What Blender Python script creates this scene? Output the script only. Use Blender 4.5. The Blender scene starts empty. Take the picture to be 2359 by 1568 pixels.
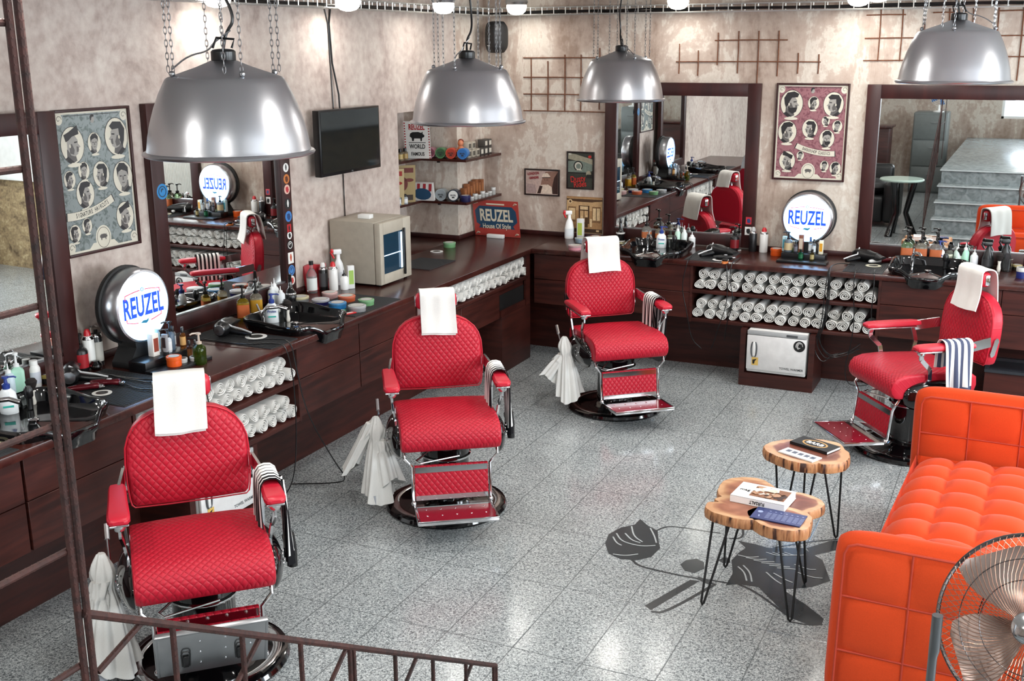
EXPOSURE, WIN, PEND, BULK, MID, SIGN = 0.2, 90, 4, 2.2, 13, 1.2
import bpy, bmesh, math, random
from mathutils import Vector, Matrix
PI = math.pi
random.seed(7)
C = bpy.context.scene.collection
sc = bpy.context.scene
# ---------------------------------------------------------------- camera, world, exposure
FPX = 2562.36
CAMR = ((0.90651366, 0.42214519, -0.00514005), (-0.10349789, 0.23402179, 0.96670677), (-0.40929350, 0.87580091, -0.25583509))
CAMP = Vector((0, 0, 2.45))
cd = bpy.data.cameras.new('camera'); cam = bpy.data.objects.new('camera', cd); C.objects.link(cam)
cd.sensor_fit = 'HORIZONTAL'; cd.sensor_width = 36; cd.lens = FPX / 2359 * 36; cd.clip_start = .05
mw = Matrix.Identity(4)
for i in range(3):
    mw[i][0] = CAMR[0][i]; mw[i][1] = CAMR[1][i]; mw[i][2] = -CAMR[2][i]; mw[i][3] = CAMP[i]
cam.matrix_world = mw; sc.camera = cam
sc.view_settings.view_transform = 'Standard'; sc.view_settings.look = 'None'; sc.view_settings.gamma = 1
sc.view_settings.exposure = EXPOSURE
w = bpy.data.worlds.new('world'); sc.world = w; w.use_nodes = True
w.node_tree.nodes['Background'].inputs[0].default_value = (.75, .87, 1, 1); w.node_tree.nodes['Background'].inputs[1].default_value = 1.5
try:
    sc.cycles.use_denoising = True; sc.cycles.max_bounces = 7; sc.cycles.transparent_max_bounces = 12
    sc.cycles.sample_clamp_indirect = 6; sc.cycles.caustics_reflective = False; sc.cycles.caustics_refractive = False
except Exception: pass
def light(name, loc, size, power, rot=(0, 0, 0), col=(1, 1, 1), sy=None, shape='RECTANGLE', spread=None):
    l = bpy.data.lights.new(name, 'AREA'); l.energy = power; l.shape = shape; l.size = size; l.color = col
    if sy: l.size_y = sy
    if spread: l.spread = spread
    o = bpy.data.objects.new(name, l); o.location = loc; o.rotation_euler = rot; C.objects.link(o); return o
CEIL = 2.82; XL = -4.27; YB = 8.6; XR = 3.2; YF = -4.0
# daylight through the row of windows in the right-hand wall, and through the glazed stair head behind
for yy in (1.9, 4.2, 6.5):
    light('window_daylight', (XR - .06, yy, 1.85), 1.7, WIN, (0, math.radians(90), 0), (.86, .94, 1), sy=1.1).rotation_euler = (0, math.radians(90), 0)
light('window_daylight', (.9, YF + .1, 2.0), 2.6, WIN * 1.2, (math.radians(90), 0, 0), (.86, .94, 1), sy=1.2)
def px(x, y, z=.9, ax=2):
    """point where the sight line through a pixel of the photograph meets a plane of the room"""
    a, b = (x - 1179.5) / FPX, -(y - 784) / FPX
    d = Vector([CAMR[0][i] * a + CAMR[1][i] * b + CAMR[2][i] for i in range(3)])
    return CAMP + d * ((z - CAMP[ax]) / d[ax])
# ---------------------------------------------------------------- materials
def srgb(h):
    if isinstance(h, (tuple, list)): v = [c / 255 for c in h]
    else: v = [int(h[i:i + 2], 16) / 255 for i in (0, 2, 4)]
    return tuple((c / 12.92 if c <= .04045 else ((c + .055) / 1.055) ** 2.4) for c in v) + (1,)
class N:
    def __init__(s, name):
        s.m = bpy.data.materials.new(name); s.m.use_nodes = True; s.t = s.m.node_tree; s.p = s.t.nodes['Principled BSDF']
    def n(s, typ, **k):
        nd = s.t.nodes.new('ShaderNode' + typ)
        for a, b in k.items():
            if a[0] == '_': setattr(nd, a[1:], b)
        for a, b in k.items():
            if a[0] != '_':
                i = nd.inputs[int(a[1:])] if a[0] == 'i' and a[1:].isdigit() else nd.inputs[a]
                if isinstance(b, bpy.types.NodeSocket): s.t.links.new(b, i)
                else: i.default_value = b
        return nd
    def l(s, a, b): s.t.links.new(a, s.p.inputs[b] if isinstance(b, str) else b)
    def math(s, op, a, b=0.0, c=0.0):
        nd = s.t.nodes.new('ShaderNodeMath'); nd.operation = op
        for i, v in enumerate((a, b, c)):
            if isinstance(v, bpy.types.NodeSocket): s.t.links.new(v, nd.inputs[i])
            else: nd.inputs[i].default_value = v
        return nd.outputs[0]
    def ramp(s, fac, stops, interp='LINEAR'):
        nd = s.t.nodes.new('ShaderNodeValToRGB'); s.t.links.new(fac, nd.inputs[0]); e = nd.color_ramp.elements; nd.color_ramp.interpolation = interp
        for i, (p, c) in enumerate(stops):
            if i < 2: e[i].position = p
            el = e[i] if i < 2 else e.new(p)
            el.color = c
        return nd.outputs[0]
    def mix(s, f, a, b, mode='MIX'):
        nd = s.t.nodes.new('ShaderNodeMix'); nd.data_type = 'RGBA'; nd.blend_type = mode
        for i, v in ((0, f), (6, a), (7, b)):
            if isinstance(v, bpy.types.NodeSocket): s.t.links.new(v, nd.inputs[i])
            else: nd.inputs[i].default_value = v
        return nd.outputs[2]
    def bump(s, h, st=.3, d=.01):
        b = s.n('Bump', Strength=st, Distance=d, Height=h); s.t.links.new(b.outputs[0], s.p.inputs['Normal'])
    def set(s, **k):
        for a, b in k.items(): s.p.inputs[a.replace('_', ' ')].default_value = b
        return s
MATS = {}
def M(name, col='808080', rough=.5, metal=0., var=.06, scale=20, bump=0, spec=None, emit=0, trans=0, coat=0, ior=None):
    """plain procedural material: colour with a fine noise variation"""
    if name in MATS: return MATS[name]
    g = N(name); c = srgb(col)
    g.set(Roughness=rough, Metallic=metal)
    tc = g.n('TexCoord'); nz = g.n('TexNoise', Vector=tc.outputs['Object'], Scale=float(scale), Detail=3.0)
    lo = tuple(max(0, x * (1 - var)) for x in c[:3]) + (1,); hi = tuple(min(1, x * (1 + var)) for x in c[:3]) + (1,)
    o = g.ramp(nz.outputs[0], [(.3, lo), (.7, hi)])
    g.l(o, 'Base Color')
    if bump: g.bump(nz.outputs[0], .5, bump)
    if spec is not None: g.set(Specular_IOR_Level=spec)
    if emit: g.l(o, 'Emission Color'); g.set(Emission_Strength=float(emit))
    if trans: g.set(Transmission_Weight=float(trans))
    if ior: g.set(IOR=ior)
    if coat: g.set(Coat_Weight=float(coat), Coat_Roughness=.05)
    MATS[name] = g.m; return g.m
def quilt_mat(name, col, p, rough=.42, d=.006, k=1.0):
    g = N(name); c = srgb(col); g.set(Roughness=rough, Specular_IOR_Level=.35)
    uv = g.n('UVMap'); sp = g.n('SeparateXYZ', Vector=uv.outputs[0]); u, v = sp.outputs[0], sp.outputs[1]
    vk = g.math('MULTIPLY', v, k)
    a = g.math('ABSOLUTE', g.math('SINE', g.math('MULTIPLY', g.math('ADD', u, vk), PI / p)))
    b = g.math('ABSOLUTE', g.math('SINE', g.math('MULTIPLY', g.math('SUBTRACT', u, vk), PI / p)))
    h = g.math('POWER', g.math('MULTIPLY', a, b), .45)
    edge = g.n('Attribute', _attribute_name='plain').outputs['Fac']
    h2 = g.math('MAXIMUM', h, g.math('MULTIPLY', edge, .9))
    g.bump(h2, .6, d)
    g.l(g.mix(h2, tuple(x * .84 for x in c[:3]) + (1,), c), 'Base Color'); MATS[name] = g.m; return g.m
def wood_mat(name, dark, light, rough=.35, axis=(1, 14, 14), bump=.0006, spec=.4):
    g = N(name); g.set(Roughness=rough, Specular_IOR_Level=spec); tc = g.n('TexCoord')
    mp = g.n('Mapping', Vector=tc.outputs['Object']); mp.inputs['Scale'].default_value = axis
    n1 = g.n('TexNoise', Vector=mp.outputs[0], Scale=2.2, Detail=6.0, Distortion=.6); n2 = g.n('TexNoise', Vector=tc.outputs['Object'], Scale=1.7, Detail=2.0)
    o = g.ramp(g.math('ADD', g.math('MULTIPLY', n1.outputs[0], .7), g.math('MULTIPLY', n2.outputs[0], .3)), [(.34, srgb(dark)), (.66, srgb(light))])
    g.l(o, 'Base Color'); g.bump(n1.outputs[0], .4, bump); MATS[name] = g.m; return g.m
def plaster(name, stops, sx=(1, 1, .45), scale=2.3, bump=.006, fine=.25):
    g = N(name); g.set(Roughness=.8, Specular_IOR_Level=.2); tc = g.n('TexCoord')
    mp = g.n('Mapping', Vector=tc.outputs['Object']); mp.inputs['Scale'].default_value = sx
    n1 = g.n('TexNoise', Vector=mp.outputs[0], Scale=scale, Detail=10.0, Roughness=.68, Distortion=.5)
    n2 = g.n('TexNoise', Vector=tc.outputs['Object'], Scale=scale * 7, Detail=5.0)
    f = g.math('ADD', g.math('MULTIPLY', n1.outputs[0], 1 - fine), g.math('MULTIPLY', n2.outputs[0], fine))
    g.l(g.ramp(f, [(p, srgb(c)) for p, c in stops]), 'Base Color')
    g.bump(f, .7, bump); MATS[name] = g.m; return g.m
plaster('plaster_left', [(.34, 'a8978f'), (.44, 'bfaea5'), (.5, 'cbbcb3'), (.58, 'd6c9bf'), (.66, 'dfd5cb')], sx=(1, 1, .65), scale=2.8, fine=.36, bump=.008)
plaster('plaster_back', [(.36, 'a08b7d'), (.44, 'b9a699'), (.50, 'c3b2a5'), (.535, 'd8cec2'), (.58, 'cdc0b3'), (.64, 'e0d9ce')], sx=(1, 1, .38), scale=2.8, bump=.012, fine=.2)
plaster('plaster_ceiling', [(.35, 'c9c8c6'), (.6, 'e2e1de')], bump=.002)
plaster('plaster_white', [(.35, 'd9d8d4'), (.6, 'ecebe7')], bump=.002)
def floor_mat():
    g = N('granite_tiles'); tc = g.n('TexCoord'); sp = g.n('SeparateXYZ', Vector=tc.outputs['Object'])
    n1 = g.n('TexNoise', Vector=tc.outputs['Object'], Scale=110.0, Detail=3.0, Roughness=.6, Distortion=1.2)
    n2 = g.n('TexNoise', Vector=tc.outputs['Object'], Scale=3.0, Detail=2.0)
    n3 = g.n('TexVoronoi', Vector=tc.outputs['Object'], Scale=38.0)
    sm = g.math('ADD', n1.outputs[0], g.math('MULTIPLY', g.math('SUBTRACT', n2.outputs[0], .5), .06))
    base = g.ramp(sm, [(.38, srgb('585e61')), (.455, srgb('858b8d')), (.52, srgb('a8aeaf')), (.64, srgb('ccd1d2'))])
    dk = g.ramp(n3.outputs['Distance'], [(.06, srgb('5a6064')), (.14, (1, 1, 1, 1))])
    base = g.mix(.8, base, dk, 'MULTIPLY')
    gx = g.math('PINGPONG', g.math('ADD', sp.outputs[0], 2.41), .1565); gy = g.math('PINGPONG', g.math('ADD', sp.outputs[1], -3.805 + 5.85), .2925)
    gr = g.math('MINIMUM', gx, gy)
    gf = g.ramp(gr, [(.0014, (0, 0, 0, 1)), (.0034, (1, 1, 1, 1))])
    g.l(g.mix(gf, srgb('565c5e'), base), 'Base Color'); g.set(Roughness=.16, Specular_IOR_Level=.5)
    g.bump(gf, .3, .001); return g.m
MATS['granite_tiles'] = floor_mat()
WOOD = wood_mat('dark_wood', '2a100d', '4b211a', .42, (1.2, 1.2, 12))
WTOP = wood_mat('worktop_wood', '2e1411', '4a241e', .24, (8, 8, 8), .0002, .5)
WFRM = wood_mat('frame_wood', '2a1212', '3f1c1a', .38, (6, 6, 1))
RED = quilt_mat('red_quilted', 'bb1a30', .031, .42, .006, .78)
REDP = M('red_vinyl', 'bf1b31', .38, var=.02)
CHR = M('chrome', 'd8d8da', .09, 1.0, var=.01)
STEEL = M('brushed_steel', 'a9abae', .3, 1.0, var=.04)
ALU = M('spun_aluminium', 'bcbdc2', .3, 1.0, var=.02, scale=3)
BLK = M('gloss_black', '08080a', .07, var=0, coat=.5)
BLKM = M('matt_black', '121213', .55, var=.1)
BLKP = M('black_plastic', '0e0e10', .3, var=0)
WHT = M('white_plastic', 'eeeeec', .35, var=.01)
TOW = M('white_terry', 'dfdeda', .95, var=.04, scale=350, bump=.0015, spec=.1)
ORG = M('orange_wool', 'd0451c', .85, var=.05, scale=220, bump=.0006, spec=.15)
ORG.node_tree.nodes['Principled BSDF'].inputs['Sheen Weight'].default_value = .12
GLS = M('clear_glass', 'f2f6f4', .03, var=0, trans=1.0, ior=1.3)
RUST = wood_mat('rusty_rebar', '1c0d0a', '41201a', .7, (30, 30, 30), .002)
MIR = M('mirror_silver', 'eef0ef', .01, 1.0, var=0)
# ---------------------------------------------------------------- mesh builder
class B:
    def __init__(s): s.bm = bmesh.new(); s.T = Matrix.Identity(4); s.mi = 0; s.uv = s.bm.loops.layers.uv.new('UVMap')
    def at(s, T): s.T = T; return s
    def v(s, p): return s.bm.verts.new(s.T @ Vector(p))
    def f(s, vs, smooth=False):
        try: fc = s.bm.faces.new(vs)
        except ValueError: return None
        fc.material_index = s.mi; fc.smooth = smooth; return fc
    def box(s, x0, x1, y0, y1, z0, z1, bev=0, seg=2):
        b = bmesh.new(); bmesh.ops.create_cube(b, size=1)
        for q in b.verts: q.co = Vector(((x0 + x1) / 2 + q.co.x * (x1 - x0), (y0 + y1) / 2 + q.co.y * (y1 - y0), (z0 + z1) / 2 + q.co.z * (z1 - z0)))
        if bev: bmesh.ops.bevel(b, geom=b.edges[:], offset=bev, segments=seg, profile=.5, affect='EDGES')
        mp = {q: s.v(q.co) for q in b.verts}
        for fc in b.faces: s.f([mp[q] for q in fc.verts], bool(bev))
        b.free(); return s
    def rings(s, rings, c0=True, c1=True, smooth=True, closed=True):
        R = [[s.v(p) for p in r] for r in rings]; n = len(R[0])
        for a, b in zip(R, R[1:]):
            for i in range(n if closed else n - 1): s.f([a[i], a[(i + 1) % n], b[(i + 1) % n], b[i]], smooth)
        if c0: s.f(R[0][::-1], False)
        if c1: s.f(R[-1], False)
        return s
    def lathe(s, prof, c=(0, 0, 0), seg=20, ax='z', sq=1.0, op=False):
        rs = []
        for r, z in prof:
            ring = []
            for i in range(seg):
                a = 2 * PI * i / seg; p = (r * math.cos(a), r * math.sin(a) * sq, z)
                if ax == 'y': p = (p[0], p[2], -p[1])
                if ax == 'x': p = (p[2], p[1], -p[0])
                ring.append((p[0] + c[0], p[1] + c[1], p[2] + c[2]))
            rs.append(ring)
        return s.rings(rs, prof[0][0] > 1e-5 and not op, prof[-1][0] > 1e-5 and not op)
    def tube(s, pts, r, seg=8, cap=True):
        pts = [Vector(p) for p in pts]; rs = []; up = None
        for i, p in enumerate(pts):
            t = (pts[min(i + 1, len(pts) - 1)] - pts[max(i - 1, 0)]).normalized()
            if up is None: up = Vector((0, 0, 1)) if abs(t.z) < .9 else Vector((1, 0, 0))
            sd = t.cross(up); sd = sd.normalized() if sd.length > 1e-6 else Vector((1, 0, 0)); up = sd.cross(t).normalized()
            rr = r[i] if isinstance(r, (list, tuple)) else r
            rs.append([p + (sd * math.cos(2 * PI * k / seg) + up * math.sin(2 * PI * k / seg)) * rr for k in range(seg)])
        return s.rings(rs, cap, cap)
    def bar(s, a, b, wd, th, nrm=(1, 0, 0)):
        a, b = Vector(a), Vector(b); t = (b - a).normalized(); n = Vector(nrm); sd = t.cross(n).normalized(); n = sd.cross(t).normalized()
        q = [(sd * i * wd / 2 + n * j * th / 2) for i, j in ((-1, -1), (1, -1), (1, 1), (-1, 1))]
        return s.rings([[a + o for o in q], [b + o for o in q]], smooth=False)
    def prism(s, poly, h0, h1, smooth=False):
        """polygon in the local xy plane, extruded along z"""
        return s.rings([[(x, y, h0) for x, y in poly], [(x, y, h1) for x, y in poly]], smooth=smooth)
    def flat(s, poly, h=0): return s.f([s.v((x, y, h)) for x, y in poly])
    def ball(s, c, r, seg=16, n=10):
        rx, ry, rz = (r, r, r) if not isinstance(r, (tuple, list)) else r
        return s.rings([[(c[0] + rx * math.sin(PI * j / n) * math.cos(2 * PI * i / seg), c[1] + ry * math.sin(PI * j / n) * math.sin(2 * PI * i / seg), c[2] - rz * math.cos(PI * j / n)) for i in range(seg)] for j in [.02] + list(range(1, n)) + [n - .02]])
    def grid(s, fn, nu, nv, uvs=None, smooth=True, double=0, plain=None):
        """surface fn(u,v) for u,v in 0..1; double gives it a thickness"""
        G = [[Vector(fn(i / nu, j / nv)) for j in range(nv + 1)] for i in range(nu + 1)]
        V = [[s.v(p) for p in r] for r in G]
        pl = s.bm.loops.layers.float.get('plain') or (s.bm.loops.layers.float.new('plain') if plain else None)
        uvl = s.bm.loops.layers.uv['UVMap']
        def face(q, ij):
            fc = s.f(q, smooth)
            if fc and uvs:
                for lp, (i, j) in zip(fc.loops, ij):
                    lp[uvl].uv = uvs(i / nu, j / nv)
                    if plain: lp[pl] = plain(i / nu, j / nv)
            return fc
        for i in range(nu):
            for j in range(nv):
                ij = [(i, j), (i + 1, j), (i + 1, j + 1), (i, j + 1)]; face([V[a][b] for a, b in ij], ij)
        if double:
            Wv = []
            for i in range(nu + 1):
                row = []
                for j in range(nv + 1):
                    du = G[min(i + 1, nu)][j] - G[max(i - 1, 0)][j]; dv = G[i][min(j + 1, nv)] - G[i][max(j - 1, 0)][:] if False else G[i][min(j + 1, nv)] - G[i][max(j - 1, 0)]
                    n = du.cross(dv); n = n.normalized() if n.length > 1e-9 else Vector((0, 0, 1)); row.append(s.v(G[i][j] - n * double))
                Wv.append(row)
            for i in range(nu):
                for j in range(nv):
                    ij = [(i, j), (i, j + 1), (i + 1, j + 1), (i + 1, j)]; face([Wv[a][b] for a, b in ij], ij)
            ed = [(i, 0) for i in range(nu + 1)] + [(nu, j) for j in range(1, nv + 1)] + [(i, nv) for i in range(nu - 1, -1, -1)] + [(0, j) for j in range(nv - 1, 0, -1)]
            for a, b in zip(ed, ed[1:] + ed[:1]): face([V[a[0]][a[1]], Wv[a[0]][a[1]], Wv[b[0]][b[1]], V[b[0]][b[1]]], [a, a, b, b])
        return s
    def text(s, txt, size, h=0, depth=.0006, sx=1.0, align='CENTER', bold=0, space=1.0):
        """lettering in the local xy plane"""
        cu = bpy.data.curves.new('t', 'FONT'); cu.body = txt; cu.size = size; cu.align_x = align; cu.align_y = 'CENTER'; cu.extrude = depth; cu.offset = bold; cu.space_character = space; cu.resolution_u = 3
        ob = bpy.data.objects.new('t', cu); C.objects.link(ob); dg = bpy.context.evaluated_depsgraph_get(); me = ob.evaluated_get(dg).to_mesh()
        vs = [s.v((q.co.x * sx, q.co.y, q.co.z + h)) for q in me.vertices]
        for pg in me.polygons: s.f([vs[i] for i in pg.vertices])
        ob.evaluated_get(dg).to_mesh_clear(); bpy.data.objects.remove(ob); bpy.data.curves.remove(cu); return s
    def build(s, name, mats, parent=None, label=None, norm=True, sharp=.66):
        if norm: bmesh.ops.recalc_face_normals(s.bm, faces=s.bm.faces[:])
        for e in s.bm.edges:
            if len(e.link_faces) == 2 and e.calc_face_angle(0) > sharp: e.smooth = False
        me = bpy.data.meshes.new(name); s.bm.to_mesh(me); s.bm.free()
        for m in (mats if isinstance(mats, (list, tuple)) else [mats]): me.materials.append(MATS[m] if isinstance(m, str) else m)
        o = bpy.data.objects.new(name, me); C.objects.link(o)
        if parent: o.parent = parent
        if label: o['label'] = label
        return o
def tag(o, label, cat, group=None, kind=None):
    o['label'] = label; o['category'] = cat
    if group: o['group'] = group
    if kind: o['kind'] = kind
    return o
def thing(name, label, cat, loc=(0, 0, 0), rz=0, group=None, kind=None):
    o = bpy.data.objects.new(name, None); o.empty_display_size = .05; C.objects.link(o); o.location = loc; o.rotation_euler = (0, 0, rz)
    return tag(o, label, cat, group, kind)
def copy_tree(o, parent=None):
    c = o.copy(); C.objects.link(c)
    if parent: c.parent = parent
    for ch in list(o.children): copy_tree(ch, c)
    return c
def struct(o): o['kind'] = 'structure'; return o
def place(o, loc, rz=0): o.location = loc; o.rotation_euler = (0, 0, rz); return o
FACE_Y = Matrix(((1, 0, 0, 0), (0, 0, -1, 0), (0, 1, 0, 0), (0, 0, 0, 1)))   # local xy plane -> upright plane facing -y
def smooth(P, n=2):
    P = [Vector(p) for p in P]
    for _ in range(n):
        Q = [P[0]]
        for a, c in zip(P, P[1:]): Q += [a * .75 + c * .25, a * .25 + c * .75]
        P = Q + [P[-1]]
    return P
ORD = ['first', 'second', 'third', 'fourth', 'fifth', 'sixth', 'seventh', 'eighth', 'ninth', 'tenth', 'eleventh', 'twelfth', 'thirteenth', 'fourteenth', 'fifteenth', 'sixteenth', 'seventeenth', 'eighteenth', 'nineteenth', 'twentieth', 'twenty-first', 'twenty-second']
# ================================================================ the room
struct(B().box(XL - .6, XR, YF, YB + .1, -.1, 0).build('floor', 'granite_tiles'))
struct(B().box(XL - .6, XR + .1, YF - .1, YB + .1, CEIL, CEIL + .1).build('ceiling', 'plaster_ceiling'))
RY0, RY1, RX = 7.17, 8.1, -4.76
b = B()
b.box(XL - .1, XL, YF, RY0, 0, CEIL); b.box(RX - .1, RX, RY0 - .1, YB + .1, 0, CEIL); b.box(RX, XL - .1, RY0 - .1, RY0, 0, CEIL)
b.box(RX, XL, RY0, RY1, 1.98, CEIL)
struct(b.build('wall_left', 'plaster_left'))
b = B(); b.box(RX, XR + .1, YB, YB + .1, 0, CEIL); b.box(RX, XL, RY1, YB, 0, CEIL)
struct(b.build('wall_back', 'plaster_back'))
# right-hand wall: rough stone below, white above, three windows
plaster('rough_stone', [(.36, '5d4d3b'), (.46, '8f7c60'), (.54, 'a7926f'), (.62, 'c3b08c')], sx=(1, 1, 1.6), scale=5, bump=.03, fine=.3)
b = B(); b.box(XR, XR + .25, YF, YB + .1, 0, 1.05); b.mi = 1
ys = [YF, 1.0, 2.8, 3.3, 5.1, 5.6, 7.4, YB + .1]
for i in range(0, 8, 2): b.box(XR, XR + .25, ys[i], ys[i + 1], 1.05, CEIL)
for i in range(1, 7, 2): b.box(XR, XR + .25, ys[i], ys[i + 1], 1.05, 1.28); b.box(XR, XR + .25, ys[i], ys[i + 1], 2.42, CEIL)
struct(b.build('wall_right', ['rough_stone', 'plaster_white']))
struct(B().box(XR - .14, XR, YF, YB, 1.02, 1.1, .006).build('trim_1', 'plaster_white'))
for i, y0 in enumerate((1.0, 3.3, 5.6)):
    b = B()
    for a in (0, .88, 1.76): b.box(XR + .1, XR + .15, y0 + a, y0 + a + .04, 1.28, 2.42)
    for z in (1.28, 2.38): b.box(XR + .1, XR + .15, y0, y0 + 1.8, z, z + .04)
    struct(b.build('window_%d' % (i + 1), WHT))
# wall behind the camera, with the stair door
b = B(); b.box(XL - .6, -.6, YF - .1, YF, 0, CEIL); b.box(2.4, XR + .1, YF - .1, YF, 0, CEIL); b.box(-.6, 2.4, YF - .1, YF, 0, 1.2); b.box(-.6, 2.4, YF - .1, YF, 2.66, CEIL)
struct(b.build('wall_front', 'plaster_back'))
b = B()
for x in (-.6, .9, 2.36): b.box(x, x + .04, YF - .08, YF - .03, 1.2, 2.66)
for z in (1.2, 2.62): b.box(-.6, 2.4, YF - .08, YF - .03, z, z + .04)
struct(b.build('window_4', WHT))
# skirting that runs along the back of the worktop
def skirt(n, x0, x1, y0, y1): struct(B().box(x0, x1, y0, y1, .9, .935, .004).build('trim_%d' % n, WFRM))
skirt(2, XL, XL + .018, 5.76, RY0); skirt(3, RX, RX + .018, RY0, RY1); skirt(4, RX, XL + .018, RY1 - .018, RY1); skirt(5, XL, XL + .018, RY1, YB); skirt(6, XL + .018, -3.17, YB - .018, YB); skirt(7, -1.91, -1.16, YB - .018, YB); skirt(8, XL, XL + .018, 3.91, 4.53)
# staircase behind the camera (seen in the right-hand mirror)
g = N('grey_marble'); tc = g.n('TexCoord'); n1 = g.n('TexNoise', Vector=tc.outputs['Object'], Scale=9.0, Detail=8.0, Distortion=1.5)
g.l(g.ramp(n1.outputs[0], [(.35, srgb('70787a')), (.65, srgb('9aa2a3'))]), 'Base Color'); g.set(Roughness=.25); MATS['grey_marble'] = g.m
M('step_nosing', 'c9cfd0', .3)
st = thing('staircase', 'grey marble staircase rising behind the camera, seen in the mirror', 'staircase')
b = B()
for k in range(5): b.box(-1.08, 1.3, -3.9 if k == 4 else 1.63 + .28 * (3 - k), 2.75 - .28 * k, 0.0, .175 * (k + 1) - .02)
b.build('step_block', 'grey_marble', st)
for k in range(5): B().box(-1.1, 1.3, -3.9 if k == 4 else 2.75 - .28 * (k + 1), 2.775 - .28 * k, .175 * (k + 1) - .02, .175 * (k + 1), .003).build('tread', 'grey_marble' if k == 4 else 'grey_marble', st)
for k in range(5): B().box(-1.1, 1.3, 2.775 - .28 * k, 2.781 - .28 * k, .175 * (k + 1) - .016, .175 * (k + 1) - .002).build('nosing', 'step_nosing', st)
# ================================================================ worktop and cabinets
wt = thing('worktop', 'dark brown polished wooden worktop running round the corner of the room', 'worktop')
FX, FY = -3.54, 7.95
B().box(XL, FX, 1.2, YB, .86, .9, .004).build('worktop_run', WTOP, wt)
B().box(FX, .45, FY, YB, .86, .9, .004).build('worktop_run', WTOP, wt)
B().box(RX, XL, RY0, RY1, .86, .9, .002).build('worktop_end', WTOP, wt)
def cabinet(name, label, T, w, drawers=(), kickback=.28, zb=.455, splits=(.672,)):
    """drawer fronts; local x along the run, local -y out into the room, root at the left floor corner of the front"""
    t = thing(name, label, 'cabinet', T[0], T[1])
    B().box(0, w, .02, .335, zb, .859).build('carcass', WOOD, t)
    zs = [zb] + list(splits) + [.857]
    for x0, x1 in drawers:
        for z0, z1 in zip(zs, zs[1:]):
            B().box(x0 + .003, x1 - .003, 0, .02, z0 + .002, z1 - .002, .0015, 1).build('drawer_front', WOOD, t)
    return t
LR = PI / 2   # runs along the left wall: local x -> +y ; local -y -> +x
def lrun(y): return ((FX - .02, y, 0), LR)
def brun(x): return ((x, FY + .02, 0), 0)
cabinet('drawer_cabinet', 'dark wooden drawer cabinet at the far left, behind the rusty railing', lrun(1.3), 1.66, ((0, 1.66),))
cabinet('drawer_cabinet', 'dark wooden drawer pair left of the nearest towel shelves', lrun(2.968), .61, ((0, .61),))
cabinet('drawer_cabinet', 'dark wooden drawers just right of the nearest towel shelves', lrun(4.835), .62, ((0, .62),))
cabinet('drawer_cabinet', 'dark wooden drawers behind the middle red chair', lrun(5.457), .69, ((0, .69),))

cabinet('drawer_cabinet', 'dark wooden drawers behind the far red chair', brun(-3.53), 1.285, ((0, 1.285),), splits=(.655,))
cabinet('drawer_cabinet', 'dark wooden drawers behind the red chair by the orange sofa', brun(-.885), 1.33, ((0, .78), (.78, 1.33)), splits=(.69,))
t = thing('drawer_cabinet', 'dark wooden drawers under the long single towel shelf', 'cabinet', (FX - .02, 6.15, 0), LR)
B().box(0, 1.72, .02, .335, .45, .66).build('carcass', WOOD, t)
for x0, x1, z0, z1 in ((0, .62, .45, .66), (.62, 1.25, .45, .66)): B().box(x0 + .003, x1 - .003, 0, .02, z0, z1, .0015, 1).build('drawer_front', WOOD, t)
b = B(); b.box(1.28, 1.72, .0, .02, .45, .5); b.mi = 1; b.box(1.28, 1.72, .015, .03, .5, .62); b.build('niche_shade_front', [WOOD, BLKM], t)  # solid front; black panel stands for the shade inside a niche
# recessed plinths and end panels to the floor
struct(B().box(XL, -3.9, 1.3, YB, 0, .86).build('baseboard_left', WOOD))
struct(B().box(-3.9, .45, 8.33, YB, 0, .86).build('baseboard_back', WOOD))
t = tag(B().box(-4.0, FX - .02, 7.44, 7.97, 0, .45, .002).build('corner_pedestal', WOOD), 'dark wooden pedestal to the floor in the corner of the counters', 'pedestal')
B().box(FX - .035, FX - .018, 7.88, 7.96, .45, .86).build('corner_post', WOOD, t).matrix_parent_inverse = Matrix.Identity(4)
def towel_unit(name, label, T, w, shelves, z0, d=.335):
    t = thing(name, label, 'shelf unit', T[0], T[1])
    B().box(-.012, .006, -.005, d, z0 - .03, .86).build('side_panel', WOOD, t); B().box(w - .006, w + .012, -.005, d, z0 - .03, .86).build('side_panel', WOOD, t)
    for z in shelves: B().box(.006, w - .006, -.005, d, z - .026, z, .002).build('shelf', WOOD, t)
    B().box(.006, w - .006, d - .01, d, z0, .86).build('back_panel', WOOD, t); return t
towel_unit('towel_shelf', 'two-tier dark wooden towel shelf behind the nearest chair', lrun(3.59), 1.235, (.68, .465), .465)
towel_unit('towel_shelf', 'two-tier dark wooden towel shelf under the back counter, above the towel warmer', brun(-2.235), 1.345, (.68, .46), .46)
towel_unit('towel_shelf', 'long single-tier dark wooden towel shelf near the corner', lrun(6.15), 1.76, (.69,), .69)
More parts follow.
